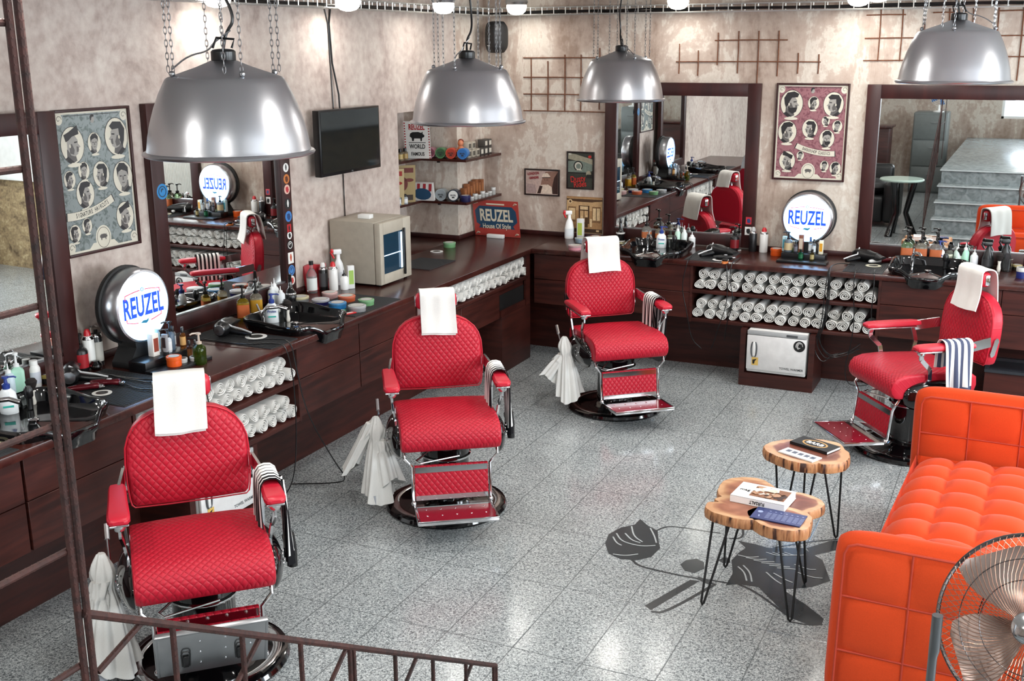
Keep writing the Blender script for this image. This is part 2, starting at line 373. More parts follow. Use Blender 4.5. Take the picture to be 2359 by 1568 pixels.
# towel warmer cubbies
def cubby(label, T, w, lab2):
    t = thing('warmer_cubby', label, 'cabinet', T[0], T[1])
    B().box(-.02, .02, 0, .36, 0, .43).build('side_panel', WOOD, t); B().box(w - .02, w + .02, 0, .36, 0, .43).build('side_panel', WOOD, t); B().box(.02, w - .02, 0, .36, 0, .1).build('base_panel', WOOD, t); B().box(.02, w - .02, .34, .36, .1, .435).build('back_panel', WOOD, t)
    s = thing('towel_warmer', lab2, 'towel warmer', T[0], T[1])
    b = B(); b.box(.035, w - .035, -.0, .3, .112, .43, .008); b.build('body', WHT, s)
    b = B(); b.box(.035, w - .035, -.022, -.002, .135, .395, .006); b.build('door', M('warmer_white', 'dfdedd', .25), s)
    M('warmer_grey', 'a8aaab', .35); B().box(.035, w - .035, -.02, -.001, .399, .43, .004).build('control_strip', 'warmer_grey', s); B().box(.32, .4, -.024, -.019, .405, .422, .003).build('switch', M('dark_grey', '4a4d50', .4), s)
    for sg in (-1, 1):
        B().tube([(.09 + sg * .012, -.024, .27 + .05 * math.cos(a)) if False else (.09 + sg * (.008 + .012 * math.sin(a)), -.026, .29 + .055 * math.cos(a)) for a in [k * PI / 8 for k in range(9)]], .005, 6).build('handle', 'dark_grey', s)
    B().box(.08, .1, -.03, -.02, .24, .345, .004).build('handle_plate', WHT, s)
    b = B(); b.at(Matrix.Translation((.1, -.0235, .2)) @ FACE_Y); b.flat([(-.024, -.03), (.024, -.03), (.024, .03), (-.024, .03)]); b.mi = 1; b.flat([(-.016, -.02), (-.004, -.02), (0, .0), (.014, .02), (-.018, .01)], .0006); b.build('sticker', [M('yellow_paper', 'd8b35e', .6), BLKM], s, 'yellow and black sticker')
    b = B(); b.at(Matrix.Translation((w - .085, -.0235, .345)) @ FACE_Y); b.flat([(.042 * math.cos(a), .042 * math.sin(a)) for a in [k * PI / 16 for k in range(32)]]); b.mi = 1
    for k in range(3): b.flat([(r * math.cos(a) * .8, r * math.sin(a)) for r, a in [(.032 - .008 * k, q * PI / 10 + k) for q in range(12)]] + [(r * math.cos(a) * .8, r * math.sin(a)) for r, a in [(.028 - .008 * k, q * PI / 10 + k) for q in range(11, -1, -1)]], .0006)
    b.build('round_sticker', [BLKM, WHT], s, 'round black sticker with a white head')
    b = B(); b.at(Matrix.Translation((w - .135, -.0225, .165)) @ FACE_Y); b.text('TOWEL WARMER', .023, 0, .0004, .95, 'CENTER', .0004); b.build('lettering', 'dark_grey', s)
cubby('dark wooden cubby on the floor under the back towel shelf', ((-1.815, FY - .04, 0), 0), .5, 'white towel warmer with a round black sticker in the back cubby')
cubby('dark wooden cubby on the floor behind the nearest red chair', ((FX - .03, 3.93, 0), LR), .5, 'white towel warmer partly hidden behind the nearest red chair')
# ---------------------------------------------------------------- rolled towels
def roll_mesh(seed, L=.23):
    rnd = random.Random(seed); b = B(); n = 54; turns = 2.6 + rnd.random() * .5; ph = rnd.random() * 6.28; R = .0405
    sx, sz = 1 + rnd.uniform(-.04, .06), 1 + rnd.uniform(-.07, .03); amp = rnd.uniform(.001, .006); am2 = rnd.random() * 6
    rs = []
    for i in range(n + 1):
        u = i / n; a = ph + u * turns * 2 * PI; r = .007 + (R - .007) * u; th = .0046 * (1 if u > .04 else .5)
        r += amp * math.sin(3 * a + am2) * u; c, s_ = math.cos(a) * sx, math.sin(a) * sz
        rs.append([((r - th) * c, 0 + .004 * math.sin(a * 2 + seed), (r - th) * s_), (r * c, -.004, r * s_), ((r + th * .6) * c, .002, (r + th * .6) * s_), ((r + th * .6) * c, L, (r + th * .6) * s_), ((r - th) * c, L, (r - th) * s_)])
    b.rings(rs)
    o = b.build('rolled_towel', TOW); me = o.data; bpy.data.objects.remove(o); return me
ROLLS = [roll_mesh(i) for i in range(7)]
def rolls(T, w, z, rows, n, where, group, jit=.004, first='left'):
    loc, rz = T; R3 = Matrix.Rotation(rz, 3, 'Z'); rnd = random.Random(int(z * 1000) + n)
    dx = (w - .02) / n
    for row, zz in enumerate((z + .043, z + .123)[:rows]):
        for k in range(n - (row and rnd.random() < .5)):
            o = bpy.data.objects.new('rolled_towel', ROLLS[rnd.randrange(7)]); C.objects.link(o)
            x = .01 + dx * (k + .5) + (dx * .25 if row else 0) * (1 if k < n - 1 else 0) + rnd.uniform(-jit, jit)
            p = Vector(loc) + R3 @ Vector((x, rnd.uniform(.0, .022), 0)); o.location = (p.x, p.y, zz + rnd.uniform(-.001, .001) - (.004 if row else 0))
            sxx = min(1.05, dx / .084); o.scale = (sxx, 1, .94); o.rotation_euler = (0, rnd.choice((0, 0, .3, -.3)), rz)
            tag(o, '%s rolled towel from left, %s row, %s' % (ORD[k], ('lower', 'upper')[row], where), 'towel', group)
rolls(lrun(3.59), 1.235, .68, 2, 14, 'upper shelf behind nearest chair', 'rolled towels on the shelves behind the nearest chair')
rolls(lrun(3.59), 1.235, .465, 2, 14, 'lower shelf behind nearest chair', 'rolled towels on the shelves behind the nearest chair')
rolls(brun(-2.235), 1.345, .68, 2, 15, 'upper shelf above back towel warmer', 'rolled towels on the shelves above the towel warmer')
rolls(brun(-2.235), 1.345, .46, 2, 15, 'lower shelf above back towel warmer', 'rolled towels on the shelves above the towel warmer')
rolls(lrun(6.15), 1.76, .69, 2, 20, 'long single shelf near the corner', 'rolled towels on the long shelf near the corner')
# ---------------------------------------------------------------- framed mirrors
def mirror(label, T, w, z0=.915, z1=2.168, fw=.098, bot=.09):
    t = thing('framed_mirror', label, 'mirror', T[0], T[1])
    b = B(); b.box(0, fw, -.045, 0, z0, z1, .003); b.box(w - fw, w, -.045, 0, z0, z1, .003); b.box(fw, w - fw, -.045, 0, z1 - fw, z1, .003); b.box(fw, w - fw, -.045, 0, z0, z0 + bot, .003); b.build('frame', WFRM, t)
    B().box(fw - .005, w - fw + .005, -.02, -.01, z0 + bot - .005, z1 - fw + .005).build('mirror_glass', MIR, t)
    B().box(fw, w - fw, -.034, -.02, z0 + bot, z0 + bot + .008).build('glazing_bead', STEEL, t); return t

mL0 = mirror('large dark-framed wall mirror at the far left, behind the rusty post', ((XL, 2.66, 0), LR - .04), 1.24)
mL1 = mirror('dark-framed wall mirror with stickers on both sides, behind the nearest lamp', ((XL, 4.55, 0), LR), 1.22)
mR1 = mirror('dark-framed mirror on the back wall behind the far red chair', ((-3.165, YB, 0), 0), 1.245)
mR2 = mirror('dark-framed mirror on the back wall at the right edge, reflecting the stairs', ((-1.15, YB, 0), 0), 1.25)
# ================================================================ barber chairs
def uvproj(b, fn, plain=None):
    L = b.bm.loops.layers.uv['UVMap']; pl = b.bm.loops.layers.float.get('plain') or b.bm.loops.layers.float.new('plain')
    L = b.bm.loops.layers.uv['UVMap']
    for fc in b.bm.faces:
        for lp in fc.loops: lp[L].uv = fn(lp.vert.co); lp[pl] = plain(lp.vert.co) if plain else 0.0
def back_outline(k=1.0, n=14):
    pts = []
    for i in range(n + 1):
        a = PI * i / n; c, s = math.cos(a), math.sin(a)
        pts.append((.252 * math.copysign(abs(c) ** .78, c), .78 + .218 * abs(s) ** .78))
    pts += [(-.251, .70), (-.246, .63), (-.240, .60), (-.228, .588), (-.1, .585), (.1, .585), (.228, .588), (.240, .60), (.246, .63), (.251, .70)]
    c = (0, .79)
    return [((x - c[0]) * k + c[0], (z - c[1]) * k + c[1]) for x, z in pts]
def by(z): return -.300 - (z - .586) * .075
def make_chair(label, loc, th, folded=False):
    t = thing('barber_chair', label, 'barber chair', (loc[0], loc[1], 0), th)
    b = B(); b.lathe([(0, .012), (.2, .012), (.3, .008), (.328, .0), (.333, .012), (.325, .028), (.3, .036), (.26, .034), (.16, .045), (.13, .06), (.125, .3), (.13, .33), (.12, .4), (0, .4)], seg=40); b.build('base', BLK, t)
    b = B(); b.lathe([(.262, .0355), (.27, .0385), (.292, .0385), (.3, .0365)], seg=40, op=True); b.build('base_ring', CHR, t)
    b = B(); b.lathe([(.135, .30), (.138, .305), (.138, .312), (.13, .318)], seg=24, op=True); b.build('column_ring', CHR, t)
    # seat
    prof = [(.262, .418), (.285, .428), (.306, .455), (.312, .485), (.303, .52), (.278, .548), (.22, .565), (.12, .57), (0, .566), (-.12, .56), (-.22, .55), (-.25, .53), (-.255, .48), (-.24, .43), (-.1, .42), (.1, .418)]
    b = B(); cy, cz = .03, .49; R = []
    for x, s, dz in ((-.262, .75, 0), (-.2615, .88, 0), (-.257, .955, 0), (-.247, .99, 0), (-.23, 1, 0), (-.15, 1, .004), (0, 1, .007), (.15, 1, .004), (.23, 1, 0), (.247, .99, 0), (.257, .955, 0), (.2615, .88, 0), (.262, .75, 0)):
        R.append([(x, cy + (y - cy) * (1 - (1 - s) * .5), cz + (z - cz) * s + (dz if z > cz else 0)) for y, z in prof])
    b.rings(R); uvproj(b, lambda c: (c.x, c.y - c.z), lambda c: 1.0 if abs(c.x) > .25 or c.z < .435 else 0); b.build('seat', RED, t)
    b = B(); b.box(-.2, .2, -.22, .12, .37, .42, .01); b.build('seat_pan', BLKM, t)
    # backrest
    b = B(); R = []
    for k, d in ((.7, -.088), (.93, -.085), (.99, -.07), (1.0, -.045), (.995, -.02), (.975, -.004), (.94, .004), (.85, .01), (.6, .016), (.3, .018), (.02, .018)):
        R.append([(x, by(z) + d, z) for x, z in back_outline(k)])
    b.rings(R)
    def pl(c):
        k = max(abs(c.x) / .252, (c.z - .79) / .206, (.79 - c.z) / .205); return 1.0 if k > .93 or c.y < by(c.z) - .01 else 0.0
    uvproj(b, lambda c: (c.x, c.z), pl); b.build('backrest', RED, t)
    b = B(); b.tube([(x, by(z) - .005, z) for x, z in back_outline(1.003)] + [(back_outline(1.003)[0][0], by(.78) - .005, .78)], .0035, 5); b.build('piping', REDP, t)
    # headrest
    b = B(); b.box(-.115, .115, -.385, -.315, 1.035, 1.128, .028, 4); h = b.build('headrest', REDP, t)
    B().box(-.119, -.113, -.37, -.34, 1.05, 1.11, .004).build('end_plate', CHR, h); B().box(.113, .119, -.37, -.34, 1.05, 1.11, .004).build('end_plate', CHR, h)
    for x in (-.05, .05): B().tube([(x, -.36, .93), (x, -.36, 1.05)], .007, 8).build('headrest_rod', CHR, t)
    for s in (1, -1):
        X = lambda v: v * s
        # arm pad tapers towards the back
        b = B(); R = []
        for y, wd, z0, z1 in ((-.185, .018, .732, .744), (-.18, .03, .724, .75), (-.14, .034, .72, .755), (0, .037, .72, .758), (.12, .042, .72, .757), (.17, .042, .721, .754), (.192, .034, .724, .748), (.198, .02, .73, .742)):
            R.append([(X(.291) + a * wd, y, (z0 + z1) / 2 + c * (z1 - z0) / 2) for a, c in ((-1, -.6), (-1, .3), (-.8, .85), (0, 1), (.8, .85), (1, .3), (1, -.6), (.8, -1), (-.8, -1))])
        b.rings(R); b.build('arm_pad', REDP, t)
        b = B(); b.box(X(.291) - .036, X(.291) + .036, -.15, .185, .712, .721, .003); b.build('arm_plate', CHR, t)
        b = B(); n = (1, 0, 0)
        x = X(.291); pts = [(x, .155, .715), (x, .15, .665), (X(.282), .085, .60), (X(.272), .075, .53), (X(.272), .16, .45), (X(.268), .2, .41)]
        for p, q in zip(pts, pts[1:]): b.bar(p, q, .026, .011)
        b.lathe([(.018, .69), (.024, .7), (.024, .712)], (x, .155, 0), 12); b.build('arm_bracket', CHR, t)
        b = B(); pts = [(x, -.14, .715), (X(.28), -.16, .62), (X(.27), -.13, .5), (X(.268), -.14, .42)]
        for p, q in zip(pts, pts[1:]): b.bar(p, q, .026, .011)
        b.build('rear_arm_bracket', CHR, t)
        b = B(); b.bar((X(.285), -.15, .72), (X(.262), -.31, .74), .012, .06, (0, 0, 1)); b.box(X(.251) - .004, X(.251) + .004, -.36, -.33, .655, .76, .003) if False else None
        b.at(Matrix.Translation((X(.257), -.345, .70)) @ Matrix.Rotation(PI / 2, 4, 'Y') @ Matrix.Rotation(.25, 4, 'Z')); b.prism([(.06 * math.cos(a), (.022 if abs(math.cos(a)) > .4 else .016) * math.sin(a)) for a in [q * PI / 8 for q in range(16)]], -.004, .004); b.build('back_hinge', CHR, t)
        # black side shell
        b = B(); rr = []
        for j in range(9):
            d = j / 8; k = math.cos(d * PI / 2) ** .55 if d < 1 else .05
            rr.append([(X(.262 + .062 * d), .015 + .215 * k * math.copysign(abs(math.cos(a)) ** .8, math.cos(a)), .43 + .095 * k * math.copysign(abs(math.sin(a)) ** .8, math.sin(a))) for a in [q * PI / 12 for q in range(24)]])
        b.rings(rr); sh = b.build('side_shell', BLK, t)
        b = B()
        for q in range(4): b.ball((X(.318), .09 + .028 * math.cos(q * PI / 2), .45 + .028 * math.sin(q * PI / 2)), .005, 8, 6)
        b.build('bolt', CHR, sh)
        # footrest side frame
        b = B(); pts = [(X(.245), .24, .415), (X(.245), .26, .385), (X(.205), .255, .335), (X(.203), .275, .15), (X(.2), .29, .13)]
        b.tube(pts, .008, 8); b.ball((X(.203), .285, .142), .014, 10, 8); b.build('footrest_frame', CHR, t)
    # calf panel
    def cp(z): return .249 + (.335 - z) * .13
    b = B(); R = [[(x, cp(z) + d, z) for x, z in ((-.193, .165), (.193, .165), (.193, .335), (-.193, .335))] for d in (-.012, .006)]
    b.rings(R, smooth=False); uvproj(b, lambda c: (c.x, c.z)); c = b.build('calf_panel', RED, t)
    b = B()
    for z0, z1 in ((.3, .33), (.155, .18)): b.rings([[(x, cp(z) + d, z) for x, z in ((-.19, z0), (.19, z0), (.19, z1), (-.19, z1))] for d in (.006, .009)], smooth=False)
    b.build('trim_strip', CHR, c)
    # foot plate, folded up on the nearest chair
    Tm = Matrix.Translation((0, .292, .135)) @ Matrix.Rotation(math.radians(62 if folded else 3), 4, 'X')
    b = B(); b.at(Tm); b.box(-.2, .2, 0, .262, -.012, 0, .002); b.box(-.205, .205, .255, .266, -.016, .006, .002); b.box(-.207, -.196, 0, .262, -.014, .006, .002); b.box(.196, .207, 0, .262, -.014, .006, .002)
    b.box(-.196, .196, 0, .05, 0, .003)
    fp = b.build('foot_plate', STEEL if folded else CHR, t)
    b = B(); b.at(Tm); b.box(-.192, .192, .055, .25, .001, .004); b.build('tread_mat', M('wine_mat', '7d1024', .15, var=.02), fp)
    b = B(); b.at(Tm); 
    for i in range(5):
        for j in range(2): b.ball((-.15 + .075 * i, .09 + .09 * j, .004), (.006, .006, .003), 8, 5)
    if folded:
        for i in range(4):
            for j in range(3): b.ball((-.14 + .093 * i, .06 + .07 * j, -.013), (.004, .004, .002), 8, 5)
    b.build('stud', CHR, fp)
    if folded:
        for x in (-.1, .1):
            b = B(); b.at(Tm); b.tube([(x - .014, .06, -.018), (x - .016, .14, -.02), (x - .01, .158, -.02), (x + .01, .158, -.02), (x + .016, .14, -.02), (x + .014, .06, -.018)], .003, 6); b.box(x - .011, x + .011, .05, .12, -.02, -.013, .003); b.build('buckle', BLKP, fp)
    b = B(); b.tube([(.1, -.05, .33), (.3, -.06, .34), (.345, -.1, .38), (.35, -.22, .5), (.35, -.25, .535)], .006, 8); b.tube([(.35, -.22, .5), (.35, -.262, .55)], .011, 8); b.build('pump_lever', CHR, t)
    b = B(); b.tube([(.1, .12, .37), (.18, .2, .345), (.16, .24, .345), (-.05, .2, .36)], .005, 6); b.build('reclining_rod', CHR, t)
    return t
CH = {1: (-2.891, 3.2, 3.924), 2: (-2.75, 5.023, 3.749), 3: (-2.492, 7.036, 3.847), 4: (-.533, 6.991, 2.212)}
names = {1: 'nearest red quilted barber chair, bottom left, with its foot plate folded up', 2: 'red quilted barber chair in the middle, behind the nearest one', 3: 'farthest red quilted barber chair, in front of the back counter corner', 4: 'red quilted barber chair turned sideways beside the orange sofa'}
chs = {i: make_chair(names[i], CH[i], CH[i][2], i == 1) for i in CH}
whose = {1: 'the nearest red chair', 2: 'the middle red chair', 3: 'the farthest red chair', 4: 'the red chair beside the orange sofa'}
def cloth_path(pts, n):
    """resample a polyline with rounded corners"""
    P = [Vector((p[0], p[1])) for p in pts]
    for _ in range(3):
        Q = [P[0]]
        for a, b_ in zip(P, P[1:]): Q += [a * .75 + b_ * .25, a * .25 + b_ * .75]
        P = Q + [P[-1]]
    L = [0]
    for a, b_ in zip(P, P[1:]): L.append(L[-1] + (b_ - a).length)
    out = []
    for i in range(n + 1):
        d = L[-1] * i / n; k = max(j for j in range(len(L)) if L[j] <= d + 1e-9); k = min(k, len(P) - 2); f = (d - L[k]) / max(1e-9, L[k + 1] - L[k]); out.append(P[k].lerp(P[k + 1], f))
    return out, L[-1]
# towels over the headrests
for i, (x, y, th) in CH.items():
    rnd = random.Random(i); twist = .25 if i == 4 else {1: -.02, 2: .0, 3: .03}[i]
    pf = [(-.262 if i != 4 else -.255, .912 if i != 4 else .90), (-.29, 1.0), (-.298, 1.09), (-.302, 1.142), (-.35, 1.152), (-.41, 1.14), (-.432, 1.06), (-.45, .93 if i in (3, 4) else .98)]
    path, L = cloth_path(pf, 26); hw = {1: .102, 2: .095, 3: .115, 4: .12}[i]
    def fn(u, v, path=path, hw=hw, i=i):
        p = path[int(round(u * 26))]; xx = (v - .5) * 2 * hw
        wob = .0035 * math.sin(9 * v + 7 * u + i) * (1 - math.sin(PI * u))
        sh = (.05 if i == 4 else 0) * (u - .5)
        return (xx * (1 + .03 * (1 - u)) + sh + (.02 * (1 - u) * (1 if i == 1 else -.4)), p.x + wob + .003 * math.sin(14 * v + i), p.y + .004 * math.sin(5 * v + i * 2) * (1 - 2 * u))
    b = B(); b.grid(fn, 26, 10, double=.007)
    def fn2(u, v): q = fn(u * .5, v); return (q[0] * .97 + .004, q[1] - .009, q[2] - (.012 if u < .04 else 0))
    b.grid(fn2, 24, 8, double=.003) if i in (1, 2) else None
    tag(place(b.build('headrest_towel', TOW, sharp=1.0), (x, y, 0), th), 'white towel draped over the headrest of ' + whose[i], 'towel', 'towels over the headrests')
# striped cutting capes over the arm
def stripes(name, n, w, dark):
    g = N(name); uv = g.n('UVMap'); sp = g.n('SeparateXYZ', Vector=uv.outputs[0]); f = g.math('FRACT', g.math('DIVIDE', sp.outputs[0], w)); s = g.math('GREATER_THAN', f, .5)
    e = g.math('GREATER_THAN', sp.outputs[1], .93 * n)
    g.l(g.mix(g.math('MAXIMUM', s, e), srgb('ecebe8'), srgb(dark)), 'Base Color'); g.set(Roughness=.8, Specular_IOR_Level=.2); MATS[name] = g.m; return g.m
stripes('cape_stripes', 1, .033, '17161a'); stripes('cape_stripes_wide', 1, .041, '4a5068')
for i, (x, y, th) in CH.items():
    hang = {1: .33, 2: .36, 3: .40, 4: .47}[i]
    pts = [(-.245, .56 if i != 4 else .60), (-.246, .74), (-.262, .772), (-.291, .778), (-.325, .772), (-.338, .74), (-.352, .6), (-.37, hang)]
    path, L = cloth_path(pts, 30); y0, y1 = (-.13, .06) if i != 4 else (-.15, .03)
    def fn(u, v, i=i, path=path, y0=y0, y1=y1):
        p = path[int(round(u * 30))]; gth = 0 if i == 4 else max(0, u - .55) * 1.0
        yy = y0 + (y1 - y0) * (v * (1 - gth * .8) + gth * .28) - (gth * .17)
        fold = (.016 * max(0, u - .45) * 2 + (.008 * max(0, .3 - u) * 3)) * math.sin(v * 17 + i)
        return (p.x - fold if u > .3 else p.x + fold, yy, p.y + .003 * math.sin(v * 40) * (u > .25) * (u < .75))
    b = B(); b.grid(fn, 30, 28, uvs=lambda u, v: (v * (.19 if i != 4 else .18), u), double=.004)
    o = tag(place(b.build('striped_cape', 'cape_stripes' if i != 4 else 'cape_stripes_wide'), (x, y, 0), th), 'striped black and white cutting cape on ' + whose[i], 'cutting cape', 'striped capes on the chair arms')
    if i != 4:   # the rest of the cape hangs in black folds behind
        b = B()
        b.grid(lambda u, v: (-.352 - .03 * u + .012 * math.sin(v * 14 + u * 3), -.2 + .02 * u + .11 * v * (1 - .4 * u), .70 - u * (.70 - hang + .02 * math.sin(v * 5))), 12, 16, uvs=lambda u, v: (v * .16 + .012, u), double=.004)
        c = b.build('cape_fold', 'cape_stripes', o)
        b = B(); b.tube([(-.375, -.16, hang + .10), (-.385, -.17, hang + .03), (-.39, -.165, hang - .05)], [.028, .026, .02], 10); b.build('neck_band', BLKM, o)
# knotted white towels hanging from the levers
for i, (x, y, th) in CH.items():
    if i == 4: cx0, cy0, zt, zb = .33, .02, .42, .12
    else: cx0, cy0, zt, zb = .372, -.02, .53, (.07, .1, .12)[i - 1]
    rnd = random.Random(i * 5)
    def hang(b, cx1, cy1, z1, z0, r0, r1, dx, dy, n=72, ph=0.0, knot=True):
        R = []
        for j in range(25):
            u = j / 24; z = z1 - (z1 - z0) * u
            if knot: r = .014 + .026 * math.sin(min(1, u / .2) * PI / 2) if u < .2 else (.040 - .008 * math.sin(min(1, (u - .2) / .12) * PI / 2) if u < .32 else .032 + (r1 - .032) * ((u - .32) / .68) ** .75)
            else: r = r0 + (r1 - r0) * u ** .7
            am = .1 + .16 * u; ring = []
            for q in range(n):
                a = 2 * PI * q / n; w_ = 1 + am * math.sin(5 * a + ph + 1.5 * u + 9 * (u < .28) * u) + am * .7 * math.sin(9 * a - ph * 2 + 2.2 * u) + (.12 if u < .3 else 0) * math.sin(3 * a + 14 * u)
                ring.append((cx1 + dx * u + r * w_ * math.cos(a) * 1.1, cy1 + dy * u + r * w_ * math.sin(a) * (1 - .45 * u), z + .018 * u * math.sin(2 * a + ph) + (.02 * u * math.cos(a + ph))))
            R.append(ring)
        b.rings(R)
    b = B()
    if i == 1: hang(b, cx0, cy0, zt, zb, .02, .085, .0, .08, ph=.6); hang(b, cx0 + .01, cy0 + .03, zt - .1, zt - .3, .03, .04, .03, .03, ph=2, knot=False)
    elif i == 2: hang(b, cx0, cy0, zt, zb + .0, .02, .07, -.0, .08, ph=1.4); hang(b, cx0 + .02, cy0, zt - .03, zb + .14, .03, .036, .13, -.01, ph=3, knot=False); hang(b, cx0 - .02, cy0 + .03, zt - .12, zb + .08, .03, .05, -.05, .06, ph=4.1, knot=False)
    elif i == 3: hang(b, cx0, cy0, zt, zb, .02, .07, -.02, .08, ph=2.2); hang(b, cx0 + .01, cy0, zt - .12, zb + .12, .035, .05, .09, -.01, ph=.3, knot=False)
    else: hang(b, cx0, cy0, zt, zb, .02, .06, .02, .03, ph=1)
    if i == 1: tgq = B(); tgq.box(-.012, .012, -.001, .001, -.05, .0); lab_ = tgq
    o = tag(place(b.build('hanging_towel', TOW, sharp=1.3), (x, y, 0), th), 'knotted white towel hanging beside ' + whose[i], 'towel', 'knotted towels hanging on the chairs')
    if i in (1, 2): b = B(); b.box(cx0 + .02, cx0 + .05, cy0 + .11, cy0 + .113, zb - .03, zb + .02); b.build('care_label', M('label_grey', 'a8acb4', .6), o)
# ================================================================ pendant lamps with chains
def link_chain(z0, z1, r=.0014):
    b = B(); n = max(2, int((z1 - z0) / .021)); dz = (z1 - z0) / n
    for k in range(n):
        zc = z0 + dz * (k + .5); L = dz * .66; W = .0052; pts = []
        for q in range(9):
            a = 2 * PI * q / 8; p = (W * math.cos(a), L * math.sin(a)) ; pts.append((p[0], 0, zc + p[1]) if k % 2 == 0 else (0, p[0], zc + p[1]))
        b.tube(pts, r, 4, False)
    return b
def make_lamp(label, loc, R, seed, shape=1.0):
    rnd = random.Random(seed); k = R / .3; t = thing('pendant_lamp', label, 'pendant lamp', loc, seed * .7, 'large metal pendant lamps')
    pr = [(.292, .0), (.3, .004), (.303, .010), (.298, .016), (.288, .018), (.285, .03), (.279, .07), (.268, .115), (.252, .165), (.232, .215), (.214, .25), (.205, .266), (.197, .272), (.15, .288), (.1, .305), (.058, .322), (.045, .328)]
    pin = [(.045, .322), (.1, .299), (.15, .282), (.195, .264), (.225, .213), (.246, .163), (.262, .113), (.272, .069), (.278, .03), (.283, .004)]
    b = B(); b.lathe([(r * k, z * k) for r, z in pr], seg=72, op=True)
    b.build('lamp_shade', ALU, t); b = B(); b.lathe([(r * k, z * k) for r, z in pin], seg=48, op=True); b.build('shade_lining', M('lining_white', 'e8e8e6', .4, var=0), t)
    b = B(); b.lathe([(.0, .322 * k), (.04, .322 * k), (.043, .33 * k), (.043, .358 * k), (.036, .365 * k), (.015, .368 * k), (0, .368 * k)], seg=20); b.tube([(.03, 0, .37 * k), (.04, 0, .40 * k), (-.02, 0, .405 * k), (-.035, 0, .37 * k)], .005, 6); b.build('cap', BLKP, t)
    b = B(); b.ball((0, 0, .13 * k), (.045, .045, .06), 16, 10); b.build('bulb', M('bulb_glow', 'fff6e6', .5, emit=6, var=0), t)
    b = B()
    for q in range(4): a = q * PI / 2 + .3; b.ball((.185 * k * math.cos(a), .185 * k * math.sin(a), .285 * k), .011, 8, 6)
    b.build('hook', STEEL, t)
    top = CEIL - loc[2]
    for q in range(4):
        a = q * PI / 2 + .3
        for s in (0, .05):
            c = link_chain(.29 * k, top).build('chain', STEEL, t); c.location = (.18 * k * math.cos(a) + s * math.sin(a) * 1.2, .18 * k * math.sin(a) - s * math.cos(a) * 1.2, 0)
    dx = rnd.uniform(-.04, .04)
    b = B(); b.tube(smooth([(0, 0, .36 * k), (.012, .01, .42 * k), (.05, .0, .47 * k), (.03 + dx, .02, .58 * k), (-.02 + dx, 0, .75 * k), (-.02 + dx * 2, 0, top)], 3), .0055, 8); b.build('cable', BLKP, t)
    b = B(); b.tube(smooth([(.185 * k * math.cos(.3 + PI), .185 * k * math.sin(.3 + PI), .30 * k), (-.12 * k, -.02, .345 * k), (-.05, 0, .36 * k), (-.03, 0, .39 * k), (.03, 0, .43 * k)]), .003, 6); b.build('safety_wire', STEEL, t)
    light('pendant_lamp_light', (loc[0], loc[1], loc[2] + .06), .2, PEND, shape='DISK', col=(1, .96, .9), spread=math.radians(150))
    return t
make_lamp('large silver dome pendant lamp hanging nearest the camera, over the first chair', (-2.621, 3.227, 2.078), .3, 1)
make_lamp('silver dome pendant lamp over the middle red chair', (-2.701, 5.25, 2.062), .3, 2)
make_lamp('silver dome pendant lamp farthest away, in front of the back wall mirror', (-2.598, 7.328, 2.085), .3, 3)
make_lamp('silver dome pendant lamp at the top right, over the chair by the sofa', (-.445, 6.617, 2.243), .3, 4)
# ================================================================ orange sofa
def cushion(name, parent, T, nu, nv, w, l, h, pipes=True, under=None, crown=.035, seamd=.018):
    """tufted slab: local x width, y length, z thickness; grid seams pulled in"""
    def hgt(u, v):
        a = abs(math.sin(PI * u * nu)) if .001 < u < .999 else 0; c = abs(math.sin(PI * v * nv)); s = min(a, c)
        return h - seamd + seamd * (.35 + .65 * a ** .5) * (c ** .62) - crown * (abs(u - .5) * 2) ** 6 - crown * (abs(v - .5) * 2) ** 6
    b = B(); b.at(T); MU, MV = nu * 8, nv * 8
    b.grid(lambda u, v: ((u - .5) * w, (v - .5) * l, hgt(u, v)), MU, MV)
    b.grid(lambda u, v: ((u - .5) * w, (v - .5) * l, 0 + (0 if under is None else under)), 1, 1)
    ed = [((i / MU, 0)) for i in range(MU + 1)] + [(1, j / MV) for j in range(1, MV + 1)] + [(i / MU, 1) for i in range(MU - 1, -1, -1)] + [(0, j / MV) for j in range(MV - 1, -1, -1)]
    bot = [((u - .5) * w, (v - .5) * l, 0) for u, v in ed]; mid = [((u - .5) * (w + .02), (v - .5) * (l + .02), h * .5) for u, v in ed]; top = [((u - .5) * w, (v - .5) * l, hgt(u, v)) for u, v in ed]
    b.rings([bot[:-1], mid[:-1], top[:-1]], False, False)
    bmesh.ops.remove_doubles(b.bm, verts=b.bm.verts[:], dist=.0005)
    return b.build(name, ORG, parent)
so = thing('sofa', 'long orange tufted sofa with raised ends at the right', 'sofa', (-.50, 3.86, 0), -.04)
SW = 1.0
cushion('seat_cushion', so, Matrix.Translation((SW / 2, 1.03, .3)), 5, 10, SW - .06, 1.86, .16, crown=.055, seamd=.05)
M('orange_piping', 'b53a22', .7)
